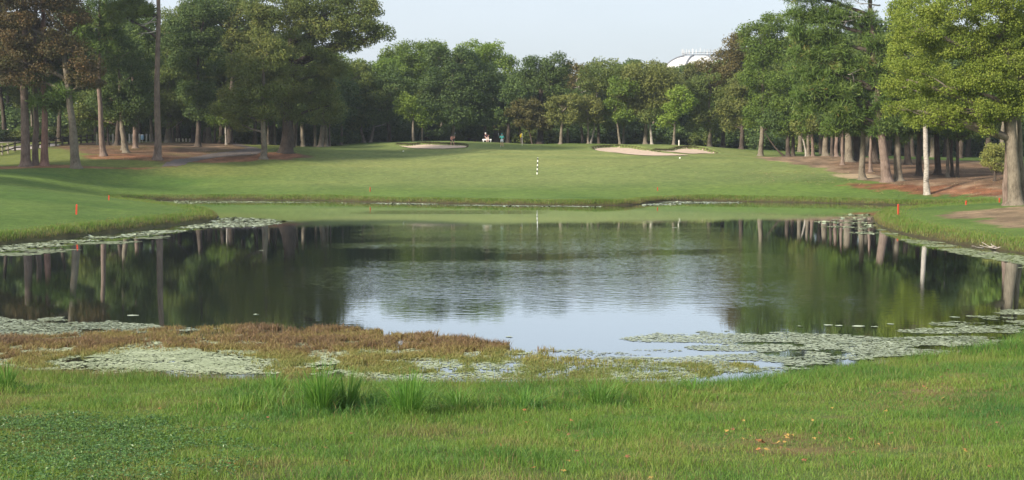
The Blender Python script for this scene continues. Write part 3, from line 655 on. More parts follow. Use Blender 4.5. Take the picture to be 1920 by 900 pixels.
t(1330, 275, 214, 9, 'bark_oak', 'oak', [(1330, 205, 34, 30), (1335, 165, 36, 26), (1320, 235, 26, 14)], 'grey oak standing behind the right end of the far bunker', 'oak_tree', (1330, 190), group=B)
t(1355, 277, 216, 8, 'bark_dark', 'tan', [(1360, 130, 44, 34), (1392, 95, 34, 28), (1345, 160, 30, 24), (1378, 75, 22, 16)], 'brownish tall oak beside the water tower dome', 'oak_tree', (1365, 120), group=B, t0=.5)
t(1390, 279, 208, 9, 'bark_dark', 'olive', [(1388, 195, 36, 36), (1400, 160, 32, 30), (1375, 235, 26, 14), (1412, 225, 24, 16)], 'olive oak with low hanging branches left of the bright right wood', 'oak_tree', (1392, 180), group=B)
# --- right wood
t(1426, 291, 188, 9, 'bark_oak', 'green', [(1440, 100, 42, 34), (1420, 150, 34, 36), (1450, 180, 36, 40), (1425, 205, 26, 26), (1450, 50, 34, 24), (1462, 225, 26, 18), (1415, 70, 28, 26)], 'pale straight trunk at the tip of the bare earth, crown bright green', 'oak_tree', (1432, 90), t0=.5)
t(1470, 293, 186, 4, 'bark_dark', 'darkoak', [(1445, 235, 20, 10)], 'dark crooked stem arching left over the bare earth', 'young_tree', (1432, 245), bend=-3)
t(1478, 293, 185, 9, 'bark_dark', 'green', [(1480, 200, 34, 34), (1490, 235, 28, 14), (1470, 150, 30, 34)], 'dark trunk between the arching stem and the pale crooked one', 'oak_tree', (1478, 180))
t(1487, 293, 188, 7, 'bark_dark', 'darkoak', [(1500, 180, 30, 34)], 'second dark trunk touching the dark one right of the arching stem', 'oak_tree', (1487, 180))
t(1512, 294, 182, 5, 'bark_pale', 'green', [(1508, 225, 24, 15)], 'pale crooked stem bending left in the right wood', 'oak_tree', (1502, 252), bend=2)
t(1516, 294, 181, 7, 'bark_oak', 'olive', [(1530, 200, 32, 30), (1520, 238, 30, 14)], 'grey straight trunk right beside the pale crooked stem', 'oak_tree', (1516, 200))
t(1524, 294, 181, 7, 'bark_pine', 'green', [(1545, 215, 26, 20)], 'pinkish short trunk right of the pale crooked stem', 'oak_tree', (1521, 210))
t(1548, 290, 180, 12, 'bark_oak', 'olive', [(1560, 190, 36, 30), (1548, 232, 34, 18)], 'thick pale green trunk on a dark root mound', 'oak_tree', (1549, 190))
t(1560, 294, 178, 7, 'bark_dark', 'darkoak', [(1575, 200, 26, 24)], 'dark narrow trunk between the root mound trunk and a pinkish one', 'oak_tree', (1561, 190))
t(1568, 294, 178, 9, 'bark_pine', 'green', [(1590, 205, 28, 24)], 'pinkish brown trunk right of the root mound', 'oak_tree', (1569, 190))
t(1580, 308, 162, 7, 'bark_pine', 'green', [(1580, 236, 30, 18), (1590, 190, 28, 24), (1560, 240, 20, 12)], 'slim pinkish trunk in front of the thick mossy one', 'oak_tree', (1580, 210))
t(1592, 303, 168, 17, 'bark_oak', 'darkoak', [(1600, 185, 36, 34), (1612, 235, 30, 18)], 'thick mossy trunk right behind the slim pinkish trunk', 'oak_tree', (1590, 180))
t(1607, 303, 169, 13, 'bark_dark', 'darkoak', [(1625, 190, 34, 32)], 'thick nearly black trunk right of the mossy trunk', 'oak_tree', (1602, 180))
t(1618, 337, 141, 13, 'bark_oak', 'darkoak', [(1625, 210, 36, 22), (1598, 228, 28, 14), (1640, 180, 30, 28), (1612, 242, 16, 8)], 'grey trunk with spreading foot at the edge of the grass, foremost in its row', 'oak_tree', (1620, 190), leaf=.22)
t(1633, 322, 152, 7, 'bark_pine', 'darkoak', [(1650, 200, 28, 22), (1635, 238, 22, 14)], 'slim tan trunk right behind the grey spreading footed one', 'oak_tree', (1634, 200))
t(1642, 305, 170, 14, 'bark_dark', 'darkoak', [(1655, 190, 34, 30)], 'dark stout trunk between the slim tan one and the reddish pine', 'oak_tree', (1638, 190))
t(1664, 342, 137, 17, 'bark_pine', 'pine', [(1530, 60, 50, 26), (1510, 100, 38, 20), (1560, 100, 46, 24), (1600, 130, 36, 22), (1540, 165, 46, 22), (1500, 175, 26, 16), (1520, 200, 34, 14), (1590, 175, 34, 22), (1560, 30, 50, 20), (1500, 30, 30, 16), (1640, 80, 30, 30), (1630, 130, 30, 20), (1570, 205, 34, 14), (1620, 40, 30, 16), (1600, -20, 60, 20), (1520, -10, 46, 20), (1510, 135, 30, 16), (1560, 135, 30, 16), (1640, 195, 34, 22), (1660, 160, 28, 26), (1655, 232, 26, 16), (1640, 245, 16, 10), (1600, 218, 28, 14), (1680, 120, 26, 40)], 'reddish pine with a huge dark green crown against the sky', 'pine_tree', (1625, -40), dead=[(1645, 20, 1580, 40), (1645, 30, 1574, 30), (1628, 115, 1590, 140), (1650, 10, 1610, 5)], rp=.62, dens=1.0, per=3)
t(1686, 341, 138, 16, 'bark_oak', 'darkoak', [(1690, 225, 34, 22), (1662, 238, 24, 14), (1700, 180, 36, 30), (1675, 258, 20, 10)], 'mossy trunk standing right against the reddish pine', 'oak_tree', (1680, 190), leaf=.22)
t(1703, 309, 168, 13, 'bark_dark', 'darkoak', [(1715, 190, 34, 30)], 'dim dark trunk behind and right of the mossy trunk', 'oak_tree', (1700, 190))
t(1724, 328, 147, 12, 'bark_dark', 'darkoak', [(1735, 190, 34, 28), (1722, 235, 30, 18)], 'dark trunk just left of the white barked tree', 'oak_tree', (1726, 190))
t(1740, 368, 126, 11, 'bark_pale', 'gum', [(1725, 200, 36, 24), (1700, 165, 36, 34), (1740, 150, 46, 40), (1705, 110, 40, 40), (1745, 70, 60, 50), (1715, 225, 16, 12), (1720, 30, 50, 44)], 'white barked tree at the water side with yellow green leaves', 'birch_tree', (1736, 60), leaf=.17, rp=.6, t0=.5, flare=1.35)
t(1759, 327, 148, 13, 'bark_dark', 'darkoak', [(1775, 195, 36, 28), (1770, 238, 30, 18)], 'dark trunk just right of the white barked tree', 'oak_tree', (1756, 190))
t(1778, 331, 145, 7, 'bark_oak', 'darkoak', [(1790, 215, 28, 18), (1800, 245, 26, 16)], 'left of three thin trunks behind the low hanging leaves', 'oak_tree', (1777, 200))
t(1787, 331, 145.5, 7, 'bark_dark', 'green', [(1785, 250, 15, 18), (1790, 232, 20, 12)], 'middle of three thin trunks, wrapped in hanging leaves', 'oak_tree', (1784, 215), leaf=.2)
t(1796, 332, 144, 7, 'bark_dark', 'darkoak', [(1815, 215, 30, 18), (1830, 250, 28, 20)], 'right of three thin trunks behind the low hanging leaves', 'oak_tree', (1796, 200))
t(1891, 383, 96.5, 13, 'bark_pine', 'pine', [(1900, -60, 50, 30)], 'pinkish pine trunk at the right edge touching the thickest trunk', 'pine_tree', (1890, -60))
t(1906, 385, 95, 25, 'bark_oak', 'gum', [(1790, 90, 56, 46), (1850, 50, 62, 50), (1780, 165, 50, 30), (1850, 150, 62, 44), (1900, 110, 56, 60), (1820, 205, 44, 20), (1880, 215, 36, 16), (1800, 20, 56, 36), (1760, 205, 22, 14), (1765, 225, 20, 12), (1850, 245, 22, 10), (1930, 190, 36, 34), (1880, 0, 60, 34), (1700, 150, 40, 38), (1715, 60, 50, 44), (1690, 205, 26, 20), (1850, 215, 44, 20), (1820, 232, 30, 12), (1775, 235, 26, 12), (1735, 228, 24, 14), (1895, 180, 40, 30)], 'thickest grey trunk at the right edge with a great yellow green crown', 'sweetgum_tree', (1885, 40), leaf=.14, rp=.5, t0=.5, fill=.8, dens=1.0)
t(1919, 383, 96, 13, 'bark_oak', 'gum', [(1960, 110, 50, 60), (1950, 40, 50, 50)], 'mossy stem leaning left, half cut off by the right edge of the picture', 'sweetgum_tree', (1908, 130), leaf=.17, rp=.55)
t(1866, 336, 128, 6, 'bark_dark', 'olive', [(1862, 300, 17, 26), (1876, 310, 17, 24), (1868, 280, 15, 14)], 'yellowish rounded shrub beside the right edge trunks', 'shrub', (1866, 290), leaf=.15, rp=.5, t0=.75, cat='shrub', flare=1.1)

def backwoods():
    rnd = R(77)
    protos = []
    specs = [('oak', .5, 'bark_oak'), ('darkoak', .5, 'bark_dark'), ('blue', .5, 'bark_dark'), ('green', .45, 'bark_oak'), ('olive', .5, 'bark_oak'), ('tan', .45, 'bark_dark')]
    for k, (kind, t0, bark) in enumerate(specs):
        r = R(300+k)
        root = thing('forest_tree', 'tree in the deep wood', 'tree', (0, 0, 0))
        lobes = [((r.uniform(-1, 1), r.uniform(-1, 1), 13.0), (3.4, 3.4, 2.6))]
        for j in range(6):
            a = j*1.05+r.uniform(-.3, .3); q = r.uniform(2.4, 3.4)
            lobes.append(((q*math.cos(a), q*math.sin(a), r.uniform(7.6, 12.0)), (r.uniform(2.2, 3.1), r.uniform(2.2, 3.1), r.uniform(1.8, 2.6))))
        lobes.append(((0, 0, 8.6), (3.6, 3.6, 3.4)))
        p = build_trunk(root, np.zeros(3), np.array((r.uniform(-.8, .8), 0, 12.)), .32, M[bark], r, 0, .35, 8, 1.5)
        me, C = foliage('crown', lobes, 1.15, .40, M[kind], r, .9, .95, tint0=t0)
        link('crown', me, root); build_branches(root, p, lobes[:5], C, .3, M[bark], r, 2)
        protos.append(root)
    def top_of(px):
        P = [(-400, 60), (0, 70), (300, 60), (560, 110), (640, 122), (720, 128), (780, 105), (850, 122), (940, 110), (985, 150), (1060, 124), (1130, 114), (1200, 118), (1260, 119), (1300, 119), (1345, 112), (1390, 98), (1440, 80), (1520, 60), (1900, 60), (2400, 60)]
        return float(np.interp(px, [a for a, _ in P], [b for _, b in P]))
    n = 0; used = set()
    def place(px, d, top, k, label, group):
        nonlocal n
        pr = protos[k]
        if k in used:
            o = pr.copy(); col.objects.link(o)
            for ch in pr.children:
                c = ch.copy(); col.objects.link(c); c.parent = o
        else: o = pr; used.add(k)
        x = at(px, 280, d)[0]; z = gz(x, d); zt = at(px, top, d)[2]
        s = max(.5, (zt-z)/15.6)
        o.location = (x, d, z); o.rotation_euler = (0, 0, rnd.uniform(0, 6.28)); o.scale = (s*rnd.uniform(.9, 1.15), s*rnd.uniform(.9, 1.15), s)
        o['label'] = label; o['group'] = group; n += 1
    g1 = 'trees of the deep wood behind the green'
    for px in np.arange(-520, 2460, 46):
        d = rnd.uniform(240, 262)
        p = px+rnd.uniform(-16, 16); kk = rnd.choice([0, 1, 2, 3, 4, 5], p=[.25, .22, .18, .2, .1, .05])
        place(p, d, top_of(p)+rnd.uniform(-5, 9), kk, 'broadleaf tree standing in the deep wood that closes the view', g1)
    for px in np.arange(-560, 2500, 52):
        d = rnd.uniform(285, 310); p = px+rnd.uniform(-16, 16)
        place(p, d, top_of(p)+rnd.uniform(2, 18), rnd.randint(0, 4), 'broadleaf tree standing in the deep wood that closes the view', g1)
    # understorey: three bush shapes, many bushes
    bushes = []
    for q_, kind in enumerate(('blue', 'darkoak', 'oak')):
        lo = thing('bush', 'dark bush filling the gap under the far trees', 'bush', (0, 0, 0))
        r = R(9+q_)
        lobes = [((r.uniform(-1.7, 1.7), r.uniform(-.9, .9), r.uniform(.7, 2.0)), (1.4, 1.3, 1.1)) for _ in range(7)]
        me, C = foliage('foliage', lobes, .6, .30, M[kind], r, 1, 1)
        link('foliage', me, lo)
        mb = MB()
        for q in range(4): mb.tube(spine(np.array((r.uniform(-.3, .3), 0, -.1)), np.array((r.uniform(-1.3, 1.3), r.uniform(-.5, .5), 1.6)), 5, .1, r), np.linspace(.07, .03, 5), 5, rnd=r)
        link('stem', mb.mesh('stem', M['bark_dark'], True), lo); bushes.append([lo, True])
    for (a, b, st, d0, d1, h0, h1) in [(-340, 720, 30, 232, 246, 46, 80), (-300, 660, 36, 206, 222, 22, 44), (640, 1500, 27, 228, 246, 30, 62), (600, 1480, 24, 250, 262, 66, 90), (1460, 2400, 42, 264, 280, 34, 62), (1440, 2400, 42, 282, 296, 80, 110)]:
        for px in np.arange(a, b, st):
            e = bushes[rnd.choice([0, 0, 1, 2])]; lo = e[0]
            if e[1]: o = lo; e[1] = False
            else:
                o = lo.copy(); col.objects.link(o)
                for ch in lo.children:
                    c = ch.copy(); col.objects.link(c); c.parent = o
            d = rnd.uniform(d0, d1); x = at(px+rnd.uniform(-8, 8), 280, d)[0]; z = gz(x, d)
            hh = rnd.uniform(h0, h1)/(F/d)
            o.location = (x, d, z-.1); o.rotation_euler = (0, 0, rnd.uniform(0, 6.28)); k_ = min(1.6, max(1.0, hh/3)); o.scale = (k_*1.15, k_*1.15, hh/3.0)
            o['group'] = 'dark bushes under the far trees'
    # hedge of taller left wood foliage nearer: middle distance fill
    g2 = 'trees filling the left wood'
    for (px, d, top, k) in [(10, 210, 40, 1), (60, 214, 120, 0), (110, 208, 60, 1), (150, 215, 90, 2), (180, 206, 60, 1), (225, 212, 40, 1), (262, 205, 70, 2), (295, 214, 75, 0), (335, 207, 60, 1), (370, 214, 30, 0), (415, 208, 30, 1), (455, 214, 40, 0), (500, 209, 60, 1), (540, 215, 60, 2), (575, 210, 90, 0), (608, 216, 115, 1), (-60, 190, -10, 0), (-110, 175, -30, 1), (-20, 180, -20, 5)]:
        place(px, d, top, k, 'shaded tree filling the left wood behind the front trunks', g2)
    g3 = 'trees filling the right wood'
    for (px, d, top, k) in [(1500, 205, 60, 0), (1540, 200, 80, 1), (1580, 204, 60, 1), (1625, 198, 70, 0), (1665, 203, 40, 1), (1710, 197, 60, 1), (1750, 203, 50, 0), (1800, 196, 60, 1), (1850, 192, 60, 1), (1900, 185, 40, 0), (1950, 170, 20, 3), (2000, 150, 0, 4), (2070, 140, -30, 1)]:
        place(px, d, top, k, 'shaded tree filling the right wood behind the front trunks', g3)
    # trees along the left shore, outside the frame: they shade the left fairway
    g4 = 'tall trees on the left bank outside the view'
    for (x, y, h, k) in SHADE:
        pr = protos[k]; o = pr.copy(); col.objects.link(o)
        for ch in pr.children:
            c = ch.copy(); col.objects.link(c); c.parent = o
        s = h/15.6; o.location = (x, y, gz(x, y)); o.scale = (s*1.05, s*1.05, s); o.rotation_euler = (0, 0, rnd.uniform(0, 6.28))
        o['label'] = 'tall tree on the left bank shading the left fairway'; o['group'] = g4
SHADE = [(-66, 106, 17, 1), (-70, 120, 18, 0), (-66, 134, 18, 1)]
# ------------------------------------------------------------------ low vegetation
def blades(name, X, Y, H, W, tint, mat, rnd, lean=.35, label=None, cat=None, Z=None):
    n = len(X)
    if Z is None: Z = terrain(X, Y)
    B = np.stack((X, Y, Z-.01), 1)
    a = rnd.uniform(0, 2*np.pi, n); ld = rnd.uniform(.1, 1, n)*lean
    D = np.stack((np.cos(a)*ld, np.sin(a)*ld, np.ones(n)), 1)
    b = rnd.uniform(0, 2*np.pi, n); U = np.stack((np.cos(b), np.sin(b), np.zeros(n)), 1)*W[:, None]*.5
    Hm = H[:, None]
    mid = B+D*Hm*.55; tip = B+D*Hm*np.array((1, 1, 0))*1.7+np.array((0, 0, 1))*Hm*rnd.uniform(.8, 1, n)[:, None]
    V = np.stack((B-U, B+U, mid+U*.8, mid-U*.8, tip), 1).reshape(-1, 3)
    i = np.arange(n)[:, None]*5
    F_ = np.concatenate((i+np.array([[0, 1, 2, 3]]), i+np.array([[3, 2, 4]])), 1).ravel()
    me = mesh_np(name, V, F_, np.tile([4, 3], n), mat, attrs={'tint': np.repeat(tint, 5)})
    return me
def near_grass():
    rnd = R(5)
    n = 620000
    d = np.sqrt(rnd.uniform(10.5**2, 38**2, n)); X = rnd.uniform(-1, 1, n)*(.40*d+1.2)
    sd = sdf(POND, X, d)
    clump = fbm(X/.5, d/.5, 71); big = fbm(X/2.5, d/2.5, 72)
    bald = sstep(.60, .70, fbm(X/.8, d/.8, 41))
    dens = np.clip(.35+1.3*clump, 0, 1)*(1-.4*bald)*np.where(d > 24, .75, 1)
    k = (sd > .05) & (rnd.rand(n) < dens)
    X, d, sd, clump, big, bald = (v[k] for v in (X, d, sd, clump, big, bald)); n = len(X)
    edge = sstep(3.4, .6, sd)
    H = (.04+.065*clump)*(.5+1.0*rnd.rand(n))*(1+.55*(big-.4))*(.75+.6*sstep(.35, .65, fbm(X/.8, d/.8, 76)))+edge*rnd.uniform(.02, .17, n)*(.4+1.0*big)
    # tall ragged patches along the marsh
    tall = np.zeros(n)
    for (a, b, dd, wx, wy, hh) in [(600, 745, 21.9, 1.4, 1.2, .52), (740, 745, 22.2, 1.0, .9, .4), (860, 745, 22.3, 1.3, .9, .4), (1140, 735, 23.2, 1.3, .8, .42), (500, 712, 25, .7, .6, .25), (5, 712, 25, .7, .8, .28), (1560, 715, 25, 3.5, 1.2, .13), (1900, 650, 32, 2.2, 1.5, .2)]:
        cx = at(a, 280, dd)[0]; q = ((X-cx)/wx)**2+((d-dd)/wy)**2
        tall = np.maximum(tall, hh*np.exp(-q)*(rnd.rand(n) < .35))
    H = H+tall*rnd.uniform(.2, 1.1, n)*sstep(.35, .6, clump+.1)
    W = rnd.uniform(.004, .0085, n)*np.where(tall > .03, 1.7, 1)
    # tint: 0 dry straw, .3 yellow green, .6 green, 1 deep cool green
    right = sstep(-1, 6, X)
    b3 = fbm(X/.9, d/1.1, 75)
    t = .44+.8*(big-.45)+.7*(b3-.5)+.16*right+rnd.randn(n)*.10-bald*.14
    t = np.where(rnd.rand(n) < .07+.10*bald, rnd.uniform(0, .12, n), t)
    for (a, b, dd, wx, wy) in [(1470, 832, 16.8, 1.0, .9), (1560, 850, 15.8, .7, .5), (1780, 722, 23.2, 1.5, 1.0), (1700, 750, 21.5, 1.0, .7)]:
        cx = at(a, 280, dd)[0]; q = ((X-cx)/wx)**2+((d-dd)/wy)**2
        m_ = np.exp(-q)*(fbm(X/.25, d/.25, 74) > .42)
        t = np.where(rnd.rand(n) < m_*.75, rnd.uniform(0, .14, n), t); H = H*(1-.45*np.exp(-q))
    # reddish dry margin on the left shore
    marg = sstep(1.9, .2, sd)*(X < 3)
    t = np.where(rnd.rand(n) < marg*.75, rnd.uniform(.02, .22, n), t)
    mat = leafmat('grass_blades', [(.17, .115, .06), (.21, .20, .07), (.155, .235, .038), (.095, .19, .030), (.05, .135, .032)], poss=[0, .15, .38, .65, 1], trans=.35, rough=.5)
    M['grass'] = mat
    link('grass', blades('grass', X, d, H, W, np.clip(t, 0, 1), mat, rnd, .55), kind='stuff', label='short mixed green grass on the near bank')
def bank_grass():
    rnd = R(6)
    # rough fringe on the promontories and the far bank
    P = []
    for (n, y0, y1, w, h0, h1, bw) in [(150000, 42, 122, 1.9, .08, .34, .022), (90000, 118, 136, 1.5, .05, .24, .035)]:
        L = np.linalg.norm(np.roll(POND, -1, 0)-POND, axis=1); keep = (POND[:, 1] > y0) & (POND[:, 1] < y1)
        L = L*keep; idx = rnd.choice(len(POND), n, p=L/L.sum())
        a = POND[idx]; b = np.roll(POND, -1, 0)[idx]; t = rnd.rand(n)[:, None]
        q = a+(b-a)*t+rnd.randn(n, 2)*w*.62
        s = sdf(POND, q[:, 0], q[:, 1]); big = fbm(q[:, 0]/1.6, q[:, 1]/1.6, 81)
        k = (s > .02) & (s < w*2.2) & (np.abs(q[:, 0]) < q[:, 1]*.45+3) & (rnd.rand(n) < .3+.9*big)
        q = q[k]; s = s[k]; big = big[k]
        H = (h0+(h1-h0)*sstep(w*1.5, .15, s)*(.25+1.1*big))*rnd.uniform(.5, 1.1, len(q))
        P.append((q[:, 0], q[:, 1], H, np.full(len(q), bw)*rnd.uniform(.6, 1.2, len(q)), .30+.5*(big-.3)+rnd.randn(len(q))*.13-.22*sstep(.5, .05, s)))
    X, Y, H, W, t = (np.concatenate([p[i] for p in P]) for i in range(5))
    t = np.where(rnd.rand(len(t)) < .10, .05, t)
    link('rough_grass', blades('rough_grass', X, Y, H, W, np.clip(t, 0, 1), M['grass'], rnd, .45), kind='stuff', label='rough taller grass fringing the pond banks')
def tussock(px, py, d, hpx, wpx, label, n=150, rnd=None, dark=.0):
    s = F/d; rnd = rnd or R(int(px))
    x = at(px, 280, d)[0]; z = gz(x, d)
    h = hpx/s; w = wpx/s
    a = rnd.uniform(0, 2*np.pi, n); r0 = rnd.rand(n)**.6*w*.22
    B = np.stack((np.cos(a)*r0, np.sin(a)*r0, np.full(n, -.03)), 1)
    spread = rnd.uniform(.15, 1.1, n)*w*.62; H = 1.18*h*rnd.uniform(.35, 1.05, n)*(1-.30*(spread/(w*.62))**2)
    dirv = np.stack((np.cos(a), np.sin(a)), 1); u = np.stack((-np.sin(a), np.cos(a), np.zeros(n)), 1)
    j = rnd.uniform(-.5, .5, (n, 1)); u2 = u+np.concatenate((dirv*j*2, np.zeros((n, 1))), 1); u2 /= np.linalg.norm(u2, axis=1)[:, None]
    rows = []
    for k, (f, g, ww) in enumerate([(0, 0, .7), (.18, .38, 1), (.5, .74, .85), (.85, .95, .5), (1.3, .93, .04)]):
        c = B+np.concatenate((dirv*(spread*f)[:, None], (H*g)[:, None]), 1)
        rows += [c-u2*.0052*ww*1.2, c+u2*.0052*ww*1.2]
    V = np.stack(rows, 1).reshape(-1, 3)
    i = np.arange(n)[:, None, None]*10+np.array([[0, 1, 3, 2], [2, 3, 5, 4], [4, 5, 7, 6], [6, 7, 9, 8]])[None]
    t = np.repeat(np.clip(.52+rnd.randn(n)*.15, 0, 1), 10)
    if 'tall_grass' not in M: M['tall_grass'] = leafmat('tall_grass_blades', [(.16, .24, .05), (.12, .26, .04), (.08, .19, .035)], trans=.45, rough=.45)
    me = mesh_np('grass_clump', V, i.ravel(), 4, M['tall_grass'], attrs={'tint': t})
    o = thing('grass_clump', label, 'grass clump', (x, d, z), 'tall grass clumps on the near bank', me)
def weeds():
    rnd = R(15); n = 30000
    d = rnd.uniform(11, 21, n); X = rnd.uniform(-9, 1, n)
    P = np.array([ground(*p) for p in [(-60, 800), (100, 775), (250, 785), (380, 805), (460, 830), (430, 860), (350, 900), (-60, 960)]])
    s = sdf(P, X, d)+(fbm(X/.7, d/.7, 91)-.5)*3.4
    k = rnd.rand(n) < sstep(.5, -1.2, s)*.8; X = X[k]; d = d[k]; n = len(X)
    m = 6; base = np.stack((X, d, terrain(X, d)+rnd.uniform(.03, .12, n)), 1)
    idx = np.repeat(np.arange(n), m)
    a = rnd.uniform(0, 6.28, n*m); off = np.stack((np.cos(a), np.sin(a), rnd.uniform(-.2, .5, n*m)), 1)*.025
    Nn = np.stack((np.cos(a)*.5, np.sin(a)*.5, np.ones(n*m)), 1)+rnd.randn(n*m, 3)*.3; Nn /= np.linalg.norm(Nn, axis=1)[:, None]
    mat = leafmat('weed_leaves', [(.038, .095, .022), (.070, .15, .032), (.115, .20, .045)], trans=.25, rough=.4, spec=.45)
    me = leaf_quads('broadleaf_weeds', base[idx]+off, Nn, rnd.uniform(.010, .022, n*m), rnd.rand(n*m), mat, .55, rnd)
    link('broadleaf_weeds', me, kind='stuff', label='dark low broad leaved weeds in the lower left grass')
def marsh():
    rnd = R(16); n = 60000
    P = smooth_poly([on_plane(*p) for p in [(-150, 650), (-20, 634), (120, 628), (260, 620), (420, 613), (600, 617), (750, 624), (870, 634), (960, 648), (1030, 664), (1100, 672), (1200, 677), (1330, 680), (1420, 690), (1300, 704), (1150, 712), (950, 708),
                                            (700, 702), (520, 700), (470, 690), (490, 675), (400, 660), (300, 655), (150, 668), (60, 700), (-150, 700)]], 3)
    P2 = smooth_poly([on_plane(*p) for p in [(200, 652), (300, 648), (420, 662), (480, 680), (470, 699), (330, 697), (210, 686), (150, 668)]], 3)
    lo, hi = P.min(0), P.max(0)
    X = rnd.uniform(lo[0], hi[0], n*3); Y = rnd.uniform(lo[1], hi[1], n*3)
    s = sdf(P, X, Y)+(fbm(X/.9, Y/.9, 95)-.5)*1.5; s2 = sdf(P2, X, Y)
    f = fbm(X/.45, Y/.7, 96)
    back = sstep(29.5, 34.0, Y)
    s2 = s2+(fbm(X/.5, Y/.6, 94)-.5)*2.0
    p = (s < 0)*np.clip(sstep(.45, .62, f+.10*back), np.where((X > .3), .20, .04), 1)*np.where(s2 < .1, .13, 1)*.8*np.where(X > 3.5, .75, 1)
    lump = on_plane(1075, 652); p = p*np.where(((X-lump[0])/1.3)**2+((Y-lump[1])/1.6)**2 < 1, .10, 1)
    k = rnd.rand(n*3) < p
    X, Y, back, s, f = X[k], Y[k], back[k], s[k], f[k]; n = len(X)
    rr = fbm(X/1.6, Y/1.6, 97)
    t = np.clip(back*.7+(rr-.5)*.9+rnd.randn(n)*.12+.08, 0, 1)
    mat = leafmat('marsh_leaves', [(.13, .17, .045), (.23, .22, .065), (.21, .165, .06), (.20, .122, .068), (.11, .08, .05)], poss=[0, .3, .6, .85, 1], trans=.25, rough=.5)
    m = 5; idx = np.repeat(np.arange(n), m)
    H = rnd.uniform(.03, .16, n)*(.5+.9*rr)*(.65+.6*back)
    x = X[idx]+rnd.randn(n*m)*.03; y = Y[idx]+rnd.randn(n*m)*.03
    me = blades('marsh_plants', x, y, H[idx]*rnd.uniform(.5, 1.1, n*m), rnd.uniform(.008, .018, n*m), np.clip(t[idx]+rnd.randn(n*m)*.1, 0, 1), mat, rnd, .6, Z=np.maximum(terrain(x, y), 0)*0)
    link('marsh_plants', me, kind='stuff', label='reddish brown low water plants along the near edge of the pond')
    # a few taller twigs
    n = 500; i = rnd.randint(0, len(X), n)
    x = X[i]; y = Y[i]
    me = blades('marsh_stalks', x, y, rnd.uniform(.16, .32, n), np.full(n, .007), np.full(n, .9), mat, rnd, .3, Z=np.zeros(n))
    link('marsh_stalks', me, kind='stuff', label='thin dark stalks rising from the marsh plants')
def discs(name, X, Y, r, tilt, mat, rnd, tint, z=.006, sides=6):
    n = len(X); a = rnd.uniform(0, 6.28, (n, 1))+np.arange(sides)[None]*2*np.pi/sides
    rad = r[:, None]*rnd.uniform(.7, 1.2, (n, sides))
    ta = rnd.uniform(0, 6.28, n); tx = np.cos(ta)*tilt; ty = np.sin(ta)*tilt
    x = np.cos(a)*rad; y = np.sin(a)*rad
    zz = z+rnd.uniform(0, .006, (n, 1))+np.abs(x*tx[:, None]+y*ty[:, None])*.5+(x*tx[:, None]+y*ty[:, None])*.5
    V = np.stack((X[:, None]+x, Y[:, None]+y, zz), 2).reshape(-1, 3)
    return mesh_np(name, V, np.arange(n*sides), sides, mat, attrs={'tint': np.repeat(tint, sides)})
